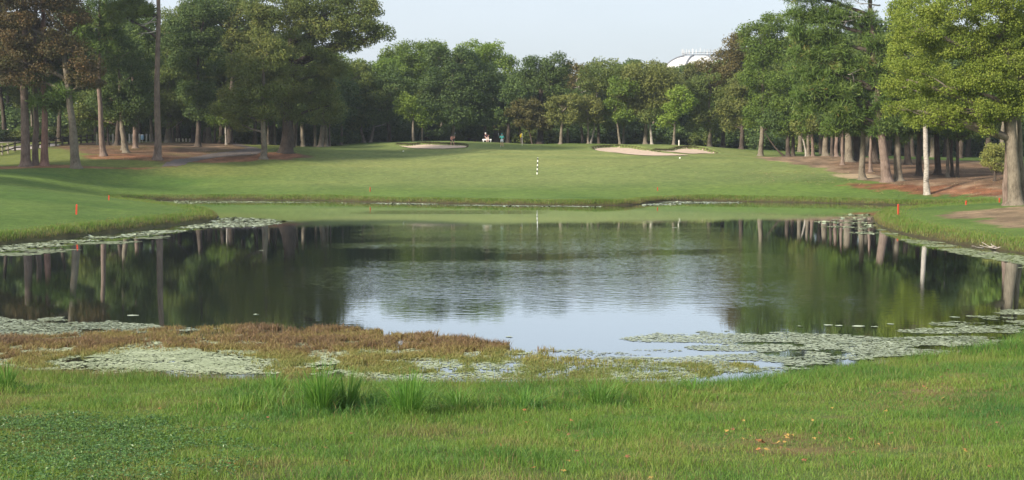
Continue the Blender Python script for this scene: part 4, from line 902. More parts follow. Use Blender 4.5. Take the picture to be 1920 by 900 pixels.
def floating():
    rnd = R(17)
    pad = leafmat('floating_leaves', [(.16, .19, .10), (.26, .30, .17), (.40, .44, .28)], trans=.0, rough=.27, spec=.8)
    scum = leafmat('duckweed', [(.20, .24, .12), (.30, .34, .19), (.40, .44, .28)], trans=.0, rough=.5, spec=.4)
    def region(px, n, r0, r1, thr, seed, mat, name, label, cell=.5, tilt=.06, soft=.8, streak=1.0, tl=(0, 1)):
        P = smooth_poly([on_plane(*p) for p in px], 3); lo, hi = P.min(0)-1.5, P.max(0)+1.5
        A = (hi-lo).prod(); m = int(n*A)
        X = rnd.uniform(lo[0], hi[0], m); Y = rnd.uniform(lo[1], hi[1], m)
        s = sdf(P, X, Y); sp = sdf(POND, X, Y)
        f = fbm(X/cell/streak, Y/cell, seed, 5)
        k = (f > thr+sstep(-soft, soft*.8, s)*.45) & (sp < .05) & (s < soft)
        X, Y = X[k], Y[k]
        t = np.clip(fbm(X/.8, Y/.8, seed+5)+(rnd.rand(len(X))-.5)*.5, 0, 1)*(tl[1]-tl[0])+tl[0]
        me = discs(name, X, Y, (r0+(r1*1.5-r0)*rnd.rand(len(X))**2.6), rnd.exponential(tilt, len(X)), mat, rnd, t)
        link(name, me, kind='stuff', label=label)
        return len(X)
    c = 0
    c += region([(-200, 598), (0, 594), (120, 600), (260, 606), (400, 612), (450, 618), (300, 628), (150, 634), (0, 642), (-200, 655)], 560, .014, .04, .36, 101, pad, 'floating_leaf_mat', 'pale mat of floating leaves at the near left edge of the water', .9)
    c += region([(-200, 645), (0, 640), (200, 630), (450, 628), (700, 640), (950, 660), (1050, 680), (1200, 690), (1350, 690), (1300, 714), (1000, 716), (700, 716), (480, 708), (200, 702), (-200, 690)], 420, .015, .04, .36, 106, scum, 'duckweed', 'pale green duckweed between the reddish marsh plants', .7, tilt=.04)
    c += region([(170, 660), (250, 652), (340, 652), (430, 664), (485, 684), (460, 700), (330, 698), (230, 690), (170, 680)], 900, .012, .032, .40, 111, scum, 'duckweed_pool', 'solid light green pool of duckweed in the marsh', .9, tilt=.03, tl=(.2, .75))
    c += region([(1150, 632), (1240, 620), (1400, 622), (1530, 622), (1640, 628), (1740, 606), (1830, 590), (1950, 576), (2200, 570), (2150, 612), (1950, 640), (1780, 664), (1600, 690), (1450, 702), (1250, 700), (1150, 690), (1120, 672), (1240, 668), (1300, 655), (1200, 640)], 560, .014, .042, .42, 116, pad, 'floating_leaf_raft', 'pale rafts of floating leaves along the near right shore', .8, streak=1.6)
    c += region([(900, 640), (1040, 650), (1200, 648), (1300, 660), (1180, 676), (1060, 672), (960, 655)], 200, .015, .04, .50, 119, pad, 'scattered_floating_leaves', 'thin scatter of floating leaves where the sky reflects', .5, streak=1.5)
    c += region([(-300, 500), (-100, 478), (0, 462), (100, 451), (250, 436), (350, 424), (410, 410), (470, 408), (535, 415), (500, 424), (400, 430), (300, 440), (150, 456), (0, 474), (-300, 520)], 90, .04, .12, .40, 121, pad, 'shore_leaf_mat', 'whitish floating leaves along the left promontory', 1.3, streak=2.2, soft=1.0, tilt=.1)
    c += region([(-300, 520), (0, 470), (150, 456), (300, 442), (330, 446), (150, 470), (0, 488), (-300, 540)], 80, .04, .1, .50, 124, scum, 'shore_algae', 'yellow green algae film off the left promontory', 1.5, streak=2.2, tilt=.03, tl=(0, .4))
    c += region([(236, 380), (330, 377), (450, 377), (600, 378), (800, 382), (950, 385), (1180, 386.5), (1200, 388), (950, 387), (700, 382.5), (450, 380), (330, 383)], 90, .04, .10, .50, 126, pad, 'far_shore_scum', 'thin pale line of scum along the far bank', 1.6, streak=3, soft=.5, tilt=.1)
    c += region([(1205, 384), (1240, 379), (1300, 378), (1390, 380), (1290, 382), (1230, 385)], 90, .05, .12, .34, 128, pad, 'bay_scum', 'pale scum in the little bay of the far bank', 1.6, streak=3, soft=.5, tilt=.1)
    c += region([(1505, 420), (1560, 405), (1640, 402), (1660, 425), (1640, 445), (1580, 438)], 30, .05, .13, .53, 131, pad, 'lily_patch', 'scattered white lily pads off the right promontory', 1.0, streak=2.5, soft=1.2, tilt=.12)
    c += region([(1640, 412), (1655, 427), (1705, 443), (1785, 459), (1850, 470), (1930, 482), (2050, 500), (2000, 515), (1850, 487), (1700, 457), (1640, 432)], 70, .04, .1, .44, 133, scum, 'promontory_algae', 'olive algae film beside the right promontory', 1.3, streak=2, tilt=.04, tl=(0, .4))
    print('discs', c)
def lily_pads():
    """single pads seen on open water"""
    rnd = R(18)
    pad = M.setdefault('lilypad', leafmat('lily_pad', [(.30, .36, .22), (.42, .48, .32)], trans=0, rough=.35, spec=.6))
    spots = [(1265, 427, .5), (490, 470, .3), (250, 592, .5), (1553, 610, .35), (1500, 612, .22), (1573, 611, .32), (1610, 612, .5), (1640, 613, .3), (1670, 608, .3), (1790, 595, .4), (480, 590, .25), (955, 632, .3)]
    for i, (px, py, r) in enumerate(spots):
        p = on_plane(px, py); n = 14; s = r*.34
        a = np.linspace(.15, 6.13, n); rad = s*(1+.08*rnd.randn(n))
        V = [(0, 0, .004)]+[(math.cos(q)*k, math.sin(q)*k*.8, .004+.01*rnd.rand()) for q, k in zip(a, rad)]
        Fs = sum([[0, j, j+1] for j in range(1, n)], [])
        me = mesh_np('lily_pad', V, Fs, 3, pad, attrs={'tint': np.full(n+1, rnd.rand())})
        thing('lily_pad', 'small pale lily pad floating by itself on open water', 'lily pad', (p[0], p[1], .004), 'single lily pads on the open water', me)
def leaf_litter():
    rnd = R(23); A = []
    for (x0, y0, x1, y1, n) in [(1400, 322, 1600, 345, 500), (1420, 296, 1640, 345, 500), (1640, 310, 1890, 366, 1200), (160, 270, 560, 300, 900), (560, 295, 1000, 345, 250), (1000, 290, 1400, 345, 250)]:
        for k in range(n//4):
            g = ground(rnd.uniform(x0, x1), rnd.uniform(y0, y1), 60, 240)
            A.append(g+rnd.randn(4, 2)*(.6, .9))
    q = np.concatenate(A); z = terrain(q[:, 0], q[:, 1])
    mat = leafmat('litter_leaves', [(.20, .11, .06), (.36, .26, .10), (.48, .40, .18)], trans=0)
    me = discs('leaf_litter', q[:, 0], q[:, 1], rnd.uniform(.03, .08, len(q)), rnd.uniform(.1, .5, len(q)), mat, rnd, rnd.rand(len(q)), z=0.03)
    co = np.empty(len(me.vertices)*3, np.float32); me.vertices.foreach_get('co', co); co = co.reshape(-1, 3); co[:, 2] += np.repeat(z, 6); me.vertices.foreach_set('co', co.ravel())
    link('leaf_litter', me, kind='stuff', label='scattered yellow and brown leaves on the fairway and under the trees')
def fallen_leaves():
    rnd = R(19)
    mats = [simple('dead_leaf_orange', (.30, .13, .05), .6, .2, .35, 20), simple('dead_leaf_brown', (.20, .09, .045), .6, .2, .35, 20), simple('dead_leaf_yellow', (.34, .22, .06), .6, .2, .3, 20)]
    protos = []
    for k in range(6):
        n = 10; a = np.arange(n)*2*np.pi/n; r = np.where(np.arange(n) % 2, .022, .045)*(1+.2*rnd.randn(n))
        V = [(0, 0, .012)]+[(math.cos(q)*rr, math.sin(q)*rr, abs(rnd.randn())*.010) for q, rr in zip(a, r)]
        Fs = sum([[0, 1+j, 1+(j+1) % n] for j in range(n)], [])
        protos.append(mesh_np('fallen_leaf', V, Fs, 3, mats[k % 3]))
    px_list = [(1085, 822), (1150, 818), (1112, 830), (940, 845), (1040, 835), (1220, 905), (1748, 803), (1645, 843), (1570, 822), (1595, 828), (1672, 818), (1690, 758), (1835, 757), (1810, 853), (1870, 774), (1575, 768), (1490, 745), (1405, 745), (1335, 758), (1870, 800), (1830, 810), (1885, 720), (1430, 860),
               (440, 878), (648, 872), (455, 790), (1268, 770), (1100, 785), (895, 842), (1755, 836), (1925, 770), (1600, 855), (1540, 800), (1700, 870)]
    for k in range(60): px_list.append((rnd.uniform(850, 1920) if k % 4 else rnd.uniform(0, 900), rnd.uniform(735, 895)))
    for k in range(26): px_list.append((1440+rnd.randn()*50, 832+rnd.randn()*12))
    for k in range(20): px_list.append((1780+rnd.randn()*45, 722+rnd.randn()*12))
    for px, py in px_list:
        g = ground(px, py, 9, 40)
        me = protos[rnd.randint(0, 6)]
        o = thing('fallen_leaf', 'curled dry leaf fallen in the near grass', 'leaf', (g[0], g[1], gz(*g)+rnd.uniform(.02, .06)), 'dry leaves scattered over the near grass', me)
        o.rotation_euler = (rnd.uniform(-.5, .5), rnd.uniform(-.5, .5), rnd.uniform(0, 6.28)); s = rnd.uniform(.5, .95); o.scale = (s, s, s)
# ------------------------------------------------------------------ built things
def stakes():
    red = simple('red_stake_paint', (.50, .06, .03), .5, .3, .12, 8)
    S = [(143, 403, 86, 19, 6, 'nearest red stake, on the left promontory'), (204, 376, 106, 9, 4, 'small red stake behind the left promontory'), (694, 366, 138, 10, 2.6, 'tiny red stake on the far bank left of the middle'),
         (1233, 366, 138, 8, 2.6, 'tiny red stake on the far bank beside the little bay'), (1684, 403, 92, 20, 5, 'large red stake on the tip of the right promontory'),
         (1811, 386, 106, 9, 4.5, 'short red stake on the grass between the large stake and the right trunks'), (1874, 378, 111, 8, 4, 'faint red stake nearest the right edge trunks')]
    for (px, py, d, h, w, lb) in S:
        s = F/d; p = at(px, py, d); z = gz(p[0], d)
        hh = (at(px, py-h, d)[2]-z); r = w/s/2*.5
        hh = min(max(hh, h/s*.8), h/s*1.0)
        mb = MB(); mb.box((0, 0, hh/2-.1), (r, r*.8, hh/2+.1))
        mb.add([(-r, -r*.8, hh), (r, -r*.8, hh), (r, r*.8, hh), (-r, r*.8, hh), (0, 0, hh+r*1.2)], [(0, 1, 4), (1, 2, 4), (2, 3, 4), (3, 0, 4)])
        o = thing('marker_stake', lb, 'stake', (p[0], d, z), 'red hazard stakes round the pond', mb.mesh('marker_stake', red)); o.rotation_euler = (rs.uniform(-.04, .04), rs.uniform(-.06, .06), rs.uniform(0, 1))
def striped_pole():
    d = 155; s = F/d; p = at(1007, 326, d); z = gz(p[0], d)
    white = simple('white_pole_paint', (.85, .85, .82), .4, .4, .05); black = simple('black_pole_paint', (.02, .02, .022), .4, .4, .05)
    root = thing('yardage_pole', 'black and white banded pole standing in the middle of the fairway', 'pole', (p[0], d, z))
    H = at(1007, 296, d)[2]-z; n = 8
    for k in range(n):
        mb = MB(); a = H*k/n; b = H*(k+1)/n
        mb.tube([(0, 0, a+.001-(.2 if k == 0 else 0)), (0, 0, b-.001)], .058 if k % 2 == 0 else .054, 12)
        link('white_band' if k % 2 == 0 else 'black_band', mb.mesh('band', white if k % 2 == 0 else black), root)
    mb = MB(); mb.tube([(0, 0, H), (0, 0, H+.03), (0, 0, H+.05)], [.058, .05, .01], 12); link('cap', mb.mesh('cap', white, True), root)
    root.rotation_euler = (0, .045, 0)
def flag():
    d = 196; p = at(979, 276, d); z = gz(p[0], d); H = at(979, 250, d)[2]-z
    root = thing('golf_flag', 'yellow flag on a thin pale pole marking the hole', 'flag', (p[0], d, z))
    mb = MB(); mb.tube([(0, 0, -.2), (0, 0, H)], .032, 8); link('pole', mb.mesh('pole', simple('pale_pole', (.75, .75, .65), .4, .4, .05)), root)
    n = 8; V = []; Fs = []
    for i in range(n+1):
        u = i/n
        for j in range(5):
            v = j/4
            V.append((-u*.30*(1-.25*v)-.03, .06*math.sin(u*7+v)+.02*v, H-.02-.5*v*(1-.25*u)-.28*u*u))
    for i in range(n):
        for j in range(4): Fs.append((i*5+j, i*5+j+1, i*5+j+6, i*5+j+5))
    mb = MB(); mb.add(V, Fs); o = link('cloth', mb.mesh('cloth', simple('yellow_cloth', (.85, .62, .03), .7, .2, .05), True), root)
    md = o.modifiers.new('thick', 'SOLIDIFY'); md.thickness = .01
def water_tower():
    d = 620; s = F/d
    c = at(1312, 110, d); topz = at(1312, 103, d)[2]; rx = 74/s; rz = 9.0
    cz = topz-rz; g = 4.5
    x = c[0]
    white = simple('white_tank_paint', (.62, .62, .61), .6, .2, .03, .3); grey = simple('grey_steel', (.14, .15, .17), .5, .4, .1); panel = simple('pale_antenna', (.50, .52, .55), .5, .3, .05)
    root = thing('water_tower', 'white domed water tower with antennas rising above the far trees', 'water tower', (x, d, g))
    mb = MB(); n = 48; prof = []
    for k in range(17):
        a = -math.pi/2+math.pi*k/16; prof.append((rx*math.cos(a)**.9 if math.cos(a) > 0 else 0, cz+rz*math.sin(a)-g))
    prof = [(max(r, .05), z) for r, z in prof if z <= cz-g+rz*.90]; prof.append((rx*.40, cz-g+rz*.915)); prof.append((.05, cz-g+rz*.925))
    mb.tube([(0, 0, z) for _, z in prof], [r for r, _ in prof], n); link('tank', mb.mesh('tank', white, True), root)
    mb = MB(); mb.tube([(0, 0, -1), (0, 0, 2), (0, 0, 6), (0, 0, cz-g-rz-2), (0, 0, cz-g-rz*.7)], [7, 5.5, 3.2, 3.0, 7], 32); link('stem', mb.mesh('stem', white, True), root)
    def dome(a, f):   # point on the tank
        r = rx*f; q = math.acos(min(1, f**(1/.9))); return (r*math.cos(a), r*math.sin(a), cz-g+rz*math.sin(q)+.12)
    for k in range(8):
        a = -math.pi/2+.28-k*math.pi/4
        mb = MB(); mb.tube([dome(a, f) for f in np.linspace(.44, .995, 14)], .45, 8); link('rib', mb.mesh('rib', grey, True), root)
    R0 = rx*.44; zr = dome(0, .44)[2]
    mb = MB()
    for zz in (.3, 1.2): mb.tube([(R0*math.cos(a), R0*math.sin(a), zr+zz) for a in np.linspace(0, 2*np.pi, 49)], .14, 6, cap=False)
    link('railing', mb.mesh('railing', grey), root)
    r = R(3)
    for k in range(30):
        a = k*2*np.pi/30+r.uniform(-.05, .05)
        h = r.uniform(2.2, 3.4)
        mb = MB(); c0 = (R0*math.cos(a), R0*math.sin(a), zr)
        mb.tube([c0, (c0[0], c0[1], zr+h*.75)], .07, 6)
        mb.box((c0[0]*1.02, c0[1]*1.02, zr+h*.68), (.08, .13 if k % 5 else .3, h*.32), rot=a)
        link('antenna', mb.mesh('antenna', panel), root)
def fence():
    rail = simple('dark_rail', (.05, .045, .035), .8, .1, .3, 8); wood = simple('weathered_post', (.22, .20, .15), .8, .1, .3, 8)
    root = thing('rail_fence', 'dark two rail wooden fence curving behind the left pines', 'fence', tuple(at(60, 285, 178)[:2])+(0.,))
    pts = [(-60, 303, 160), (4, 291, 166), (15, 287, 168), (28, 284.5, 171), (50, 283, 173), (72, 282, 175), (92, 277, 179), (105, 275, 181), (117, 273, 184), (129, 271, 186), (142, 269.5, 188), (152, 268, 190), (163, 266.5, 192), (174, 265.5, 194)]
    W = []
    for (px, py, d) in pts:
        p = at(px, py, d); W.append(np.array((p[0], d, gz(p[0], d))))
    o = np.array(root.location); W = [w-o for w in W]
    for i, w in enumerate(W):
        mb = MB(); mb.box((w[0], w[1], w[2]+.5), (.10, .10, .72)); link('post', mb.mesh('post', wood if i < 3 else rail), root)  # first posts lighter, later ones dark like the rails
        if i:
            for hgt in (.45, .98):
                a = W[i-1]+(0, 0, hgt); b = w+(0, 0, hgt); mb = MB(); mb.tube([a, (a+b)/2+(0, 0, -.03), b], .075, 6); link('rail', mb.mesh('rail', rail), root)
def posts():
    wood = simple('pale_post_wood', (.40, .40, .34), .7, .2, .15, 6)
    me = None
    xs = [(182, 184, 18), (204, 186, 18), (212, 188, 16), (243, 192, 14), (249, 193, 11), (262, 194, 14), (275, 196, 13), (282, 197, 12)]
    xs += [(x, 204, 5) for x in (331, 336, 343, 349, 356)]+[(x, 214, 5) for x in (410, 418, 443, 448, 455, 460, 466)]+[(556, 214, 5), (487, 214, 5)]
    mb = MB(); mb.box((0, 0, .5), (.09, .09, .5)); mb.add([(-.1, -.1, 1.0), (.1, -.1, 1.0), (.1, .1, 1.0), (-.1, .1, 1.0), (0, 0, 1.1)], [(0, 1, 4), (1, 2, 4), (2, 3, 4), (3, 0, 4), (3, 2, 1, 0)])
    me = mb.mesh('wooden_post', wood)
    for i, (px, d, h) in enumerate(xs):
        s = F/d; x = at(px, 270, d)[0]; z = gz(x, d)
        o = thing('wooden_post', 'pale wooden post in the line along the back of the left wood', 'post', (x, d, z), 'pale posts along the back of the left wood', me)
        tgt = at(px, 262.5 if h == 5 else 266-h+6, d)[2]
        hh = max(.45, tgt-z) if h == 5 else max(.8, min(1.6, at(px, 252, d)[2]-z)); o.scale = (1.2, 1.2, min(hh, 1.6))
    # small blue water box beside the posts
    p = at(267, 262, 195); z = gz(p[0], 195)
    root = thing('water_cooler', 'small light blue box on a post among the pale posts', 'cooler', (p[0], 195, z))
    blue = simple('light_blue_plastic', (.35, .55, .75), .4, .4, .05)
    top = at(267, 252, 195)[2]-z
    mb = MB(); mb.tube([(0, 0, top-.75), (0, 0, top-.7), (0, 0, top-.15), (0, 0, top-.12)], [.18, .22, .22, .2], 16); link('tank', mb.mesh('tank', blue, True), root)
    mb = MB(); mb.tube([(0, 0, top-.12), (0, 0, top-.04), (0, 0, top)], [.23, .23, .1], 16); link('lid', mb.mesh('lid', simple('white_lid', (.8, .8, .8), .4, .4, .03)), root)
    mb = MB(); mb.box((0, 0, (top-.75)/2-.1), (.07, .07, (top-.75)/2+.1)); link('leg', mb.mesh('leg', wood), root)
def wall():
    d = 226; s = F/d
    panel = simple('grey_blue_panel', (.16, .19, .22), .6, .3, .1); pil = simple('cream_pillar', (.55, .48, .38), .8, .2, .1)
    a = at(-120, 262, d); b = at(170, 262, d)
    z = gz(at(30, 262, d)[0], d)
    root = thing('boundary_wall', 'long grey panel wall with cream pillars behind the left pines', 'wall', (a[0], d, z))
    H = at(30, 244, d)[2]-z; L = b[0]-a[0]
    n = 11
    for i in range(n+1):
        x = L*i/n
        mb = MB(); mb.box((x, 0, H/2-.3), (.28, .28, H/2+.35)); mb.box((x, 0, H+.12), (.36, .36, .07)); link('pillar', mb.mesh('pillar', pil), root)
        if i < n:
            mb = MB(); mb.box((x+L/n/2, 0, H/2-.35), (L/n/2-.285, .08, H/2+.05)); link('panel', mb.mesh('panel', panel), root)
            mb = MB(); mb.box((x+L/n/2, 0, H-.22), (L/n/2-.285, .12, .075)); link('coping', mb.mesh('coping', pil if i % 2 else panel), root)
def sheets():
    asph = simple('worn_asphalt', (.125, .105, .095), .85, .2, .25, 1.5, .1); conc = simple('pale_track', (.40, .36, .33), .9, .1, .2, 1.2)
    sand = simple('bunker_sand', (.62, .49, .37), .95, .05, .12, .8, .15); dark = simple('bunker_lip', (.11, .075, .05), .95, .05, .3, 3)
    me, P = sheet('cart_path', [(306, 310.5), (345, 298), (400, 288), (440, 283), (462, 278), (438, 272), (412, 268), (425, 267.5), (455, 272), (490, 280), (480, 290), (430, 293.5), (385, 299), (345, 309), (320, 312)], asph, .2, .035)
    link('cart_path', me, kind='structure')
    me, P = sheet('road', [(-160, 277), (0, 263.5), (90, 261.5), (170, 260.5), (170, 262.5), (90, 264.5), (0, 268), (-160, 284)], conc, .4, .04); link('road', me, kind='structure')
    me, P = sheet('track', [(12, 277), (60, 272), (100, 270), (110, 273), (70, 279), (20, 282)], conc, .3, .04); link('track', me, kind='structure')
    return sand, dark
BPX = [([(744, 270.5), (770, 271), (790, 268.8), (830, 269.2), (874, 271.5), (868, 277), (830, 279.5), (790, 279), (764, 276)], .26, 'pale sand bunker left of the bending golfer, split by turf lips'),
       ([(1113, 276.5), (1125, 273.6), (1160, 272.8), (1195, 276), (1225, 282), (1262, 287.5), (1292, 291.5), (1250, 292.5), (1190, 291), (1150, 285), (1122, 281.5)], .36, 'large pinkish sand bunker right of the green'),
       ([(1226, 280.5), (1255, 280), (1275, 275.5), (1305, 276), (1330, 281), (1345, 287), (1320, 287.5), (1300, 289), (1265, 285.5)], .36, 'smaller sand bunker rising at the far right of the green')]
def bunkers():
    sand = simple('bunker_sand', (.50, .39, .30), .95, .05, .16, 1.4, .3)
    lip = leafmat('lip_grass', [(.05, .04, .022), (.08, .065, .03), (.09, .10, .03)], trans=.2)
    for (P, y0, y1, dep), (_, _, lb) in zip(BUNKERS, BPX):
        me, _ = sheet('sand_bunker', None, sand, .12, .07, .15, world=P)
        o = link('sand_bunker', me); o['label'] = lb; o['category'] = 'bunker'; o['kind'] = 'structure'
        rnd = R(len(P)+int(y0)); n = 9000
        L = np.linalg.norm(np.roll(P, -1, 0)-P, axis=1); idx = rnd.choice(len(P), n, p=L/L.sum())
        q = P[idx]+(np.roll(P, -1, 0)-P)[idx]*rnd.rand(n)[:, None]+rnd.randn(n, 2)*.07+(0, .16)
        k = q[:, 1] > y0+(y1-y0)*.45; q = q[k]; n = len(q)
        if n: link('bunker_fringe', blades('bunker_fringe', q[:, 0], q[:, 1], rnd.uniform(.05, .15, n), np.full(n, .05), rnd.rand(n), lip, rnd, .5), kind='stuff', label='dark overhanging turf lip of a bunker')
def bench():
    d = 204; s = F/d; p = at(913, 266, d); z = gz(p[0], d)
    white = simple('white_bench_paint', (.85, .85, .83), .5, .3, .04)
    root = thing('bench', 'low white bench on the brow of the green', 'bench', (p[0], d, z))
    zt = max(at(913, 263.8, d)[2]-z, .35); w = 17/s/2
    mb = MB(); mb.box((0, 0, zt), (w, .2, .09)); link('seat', mb.mesh('seat', white), root)
    for q in (-w*.8, w*.8):
        mb = MB(); mb.box((q, 0, zt/2-.12), (.05, .16, zt/2+.02)); link('leg', mb.mesh('leg', white), root)
    return p, d, z, zt
def small_marks():
    wh = simple('white_marker', (.85, .83, .7), .5, .3, .05)
    for (px, py, d, r, h, nm, lb, c) in [(1275, 297, None, .11, .10, 'yardage_marker', 'small white marker on the fairway below the right bunkers', 'marker'), (756, 284, None, .11, .08, 'yardage_marker', 'small white marker in the grass below the left bunker', 'marker'),
                                       (1273, 274, 199.5, .07, .75, 'marker_post', 'short white post on the crest behind the far right bunker', 'post')]:
        g = ground(px, py) if d is None else at(px, py, d)[:2]
        mb = MB(); mb.tube([(0, 0, -.1), (0, 0, h*.8), (0, 0, h)], [r, r, r*.6], 14)
        thing(nm, lb, c, (g[0], g[1], gz(*g)+.03), None, mb.mesh(nm, wh, False))
    # driftwood on the right bank
    rnd = R(8); g = on_plane(1858, 470); mb = MB()
    for k in range(7):
        a = np.array((rnd.uniform(-.5, .5), rnd.uniform(-.2, .2), .05)); b = a+np.array((rnd.uniform(-1.1, 1.1), rnd.uniform(-.5, .5), rnd.uniform(0, .28)))
        mb.tube(spine(a, b, 5, .2, rnd), np.linspace(.035, .012, 5), 6, rnd=rnd)
    thing('driftwood', 'bleached tangle of dead sticks at the foot of the right bank', 'driftwood', (g[0], g[1]+.25, .06), None, mb.mesh('driftwood', M['dead'], True))

# ------------------------------------------------------------------ people
def skin(name, verts, edges, radii, mat, root=0, parent=None, lev=1):
    me = bpy.data.meshes.new(name); me.from_pydata([tuple(v) for v in verts], edges, [])
    o = link(name, me, parent)
    md = o.modifiers.new('skin', 'SKIN'); md.use_smooth_shade = True
    for i, r in enumerate(radii):
        sv = me.skin_vertices[0].data[i]; sv.radius = (r, r) if np.isscalar(r) else r; sv.use_root = (i == root)
    sb = o.modifiers.new('sub', 'SUBSURF'); sb.levels = lev; sb.render_levels = lev
    me.materials.append(mat); return o
def person(label, loc, J, shirt, shorts, hair, skinc, face=(0, 1, 0), cap=None, shoes=(.8, .8, .8)):
    """J: joint positions of the pose, metres from the ground point"""
    root = thing('person', label, 'person', loc)
    sk = simple('skin_tone', skinc, .6, .3, .05); V = []; E = []; Rr = []
    ids = {}
    def v(k, p, r): ids[k] = len(V); V.append(p); Rr.append(r)
    J = {k: np.array(p, float) for k, p in J.items()}
    v('pelvis', J['pelvis'], .13); v('belly', (J['pelvis']+J['chest'])/2, .125); v('chest', J['chest'], .15); v('neck', J['neck'], .055)
    v('head0', J['neck']+(J['head']-J['neck'])*.45, .075); v('head', J['head'], .10); v('crown', J['head']+(J['head']-J['neck'])*.45, .07)
    hd = np.array(face, float); v('nose', J['head']+hd*.115-(0, 0, .01), .016)
    E += [(ids[a], ids[b]) for a, b in (('pelvis', 'belly'), ('belly', 'chest'), ('chest', 'neck'), ('neck', 'head0'), ('head0', 'head'), ('head', 'crown'), ('head', 'nose'))]
    for s in 'LR':
        v('sh'+s, J['sh'+s], .07); v('el'+s, J['el'+s], .042); v('wr'+s, J['wr'+s], .03)
        h = J['wr'+s]-J['el'+s]; h /= np.linalg.norm(h); side = np.cross(h, (0, 0, 1.)) if abs(h[2]) < .9 else np.array((0, 1., 0)); side /= np.linalg.norm(side)
        v('palm'+s, J['wr'+s]+h*.07, .032)
        E += [(ids['chest'], ids['sh'+s]), (ids['sh'+s], ids['el'+s]), (ids['el'+s], ids['wr'+s]), (ids['wr'+s], ids['palm'+s])]
        for f in range(4):
            b = J['wr'+s]+h*.10+side*(f-1.5)*.02; t_ = b+h*(.05+.012*(1-abs(f-1.4)))+(0, 0, -.015)
            v(f'f{f}{s}', b, .010); v(f't{f}{s}', t_, .008); E += [(ids['palm'+s], ids[f'f{f}{s}']), (ids[f'f{f}{s}'], ids[f't{f}{s}'])]
        v('th'+s, J['wr'+s]+h*.05+side*.05, .011); E.append((ids['wr'+s], ids['th'+s]))
        v('hip'+s, J['hip'+s], .09); v('kn'+s, J['kn'+s], .058); v('an'+s, J['an'+s], .042); v('toe'+s, J['an'+s]+hd*(1, 1, 0)*.17-(0, 0, .05), .035)
        E += [(ids['pelvis'], ids['hip'+s]), (ids['hip'+s], ids['kn'+s]), (ids['kn'+s], ids['an'+s]), (ids['an'+s], ids['toe'+s])]
    skin('body', V, E, Rr, sk, 0, root)
    sm = simple('shirt_cloth', shirt, .8, .1, .06); tm = simple('shorts_cloth', shorts, .8, .1, .06)
    a = [J['pelvis']+(J['chest']-J['pelvis'])*.1, (J['pelvis']+J['chest'])/2, J['chest'], J['shL'], J['shL']+(J['elL']-J['shL'])*.8, J['shR'], J['shR']+(J['elR']-J['shR'])*.8, J['neck']+(J['chest']-J['neck'])*.3]
    skin('shirt', a, [(0, 1), (1, 2), (2, 3), (3, 4), (2, 5), (5, 6), (2, 7)], [.165, .16, .185, .10, .075, .10, .075, .09], sm, 0, root)
    a = [J['pelvis']+(0, 0, .03), J['hipL'], J['hipL']+(J['knL']-J['hipL'])*.85, J['hipR'], J['hipR']+(J['knR']-J['hipR'])*.85]
    skin('shorts', a, [(0, 1), (1, 2), (0, 3), (3, 4)], [.16, .125, .105, .125, .105], tm, 0, root)
    hm = simple('hair_or_cap', cap or hair, .7, .2, .1)
    skin('cap' if cap else 'hair', [J['head']+(0, 0, .03)-hd*.02, J['head']+(J['head']-J['neck'])*.5-hd*.02, J['head']+hd*(.15 if cap else .03)+(0, 0, .07)], [(0, 1), (0, 2)], [(.105), (.08), (.05)], hm, 0, root)
    shm = simple('shoe', shoes, .5, .3, .05)
    for s in 'LR':
        b = J['an'+s]-(0, 0, .045); skin('shoe', [b-hd*(1, 1, 0)*.05, b+hd*(1, 1, 0)*.18], [(0, 1)], [.05, .042], shm, 0, root)
    return root
def stand(w=.2, arm=((-.33, .05, 1.15), (-.28, .25, 1.25)), arm2=((.30, .02, 1.15), (.27, .22, 1.05))):
    return dict(pelvis=(0, 0, .95), chest=(0, 0, 1.30), neck=(0, .0, 1.50), head=(0, .02, 1.64), shL=(-.19, 0, 1.42), shR=(.19, 0, 1.42), elL=arm[0], wrL=arm[1], elR=arm2[0], wrR=arm2[1],
                hipL=(-.10, 0, .90), hipR=(.10, 0, .90), knL=(-.12, .03, .50), knR=(.13, .02, .50), anL=(-.13, 0, .10), anR=(.15, 0, .10))
def golfclub(loc, a, b, label):
    st = simple('steel_shaft', (.5, .5, .52), .3, .5, .05, metal=.8); bk = simple('black_grip', (.02, .02, .02), .7, .2, .05)
    root = thing('golf_club', label, 'golf club', loc)
    a = np.array(a, float); b = np.array(b, float)
    mb = MB(); mb.tube([a, b], .012, 6); link('shaft', mb.mesh('shaft', st), root)
    mb = MB(); mb.tube([a, a+(b-a)*.25], .018, 6); link('grip', mb.mesh('grip', bk), root)
    mb = MB(); mb.box(b+(.04, 0, 0), (.06, .02, .03)); link('club_head', mb.mesh('club_head', st), root)
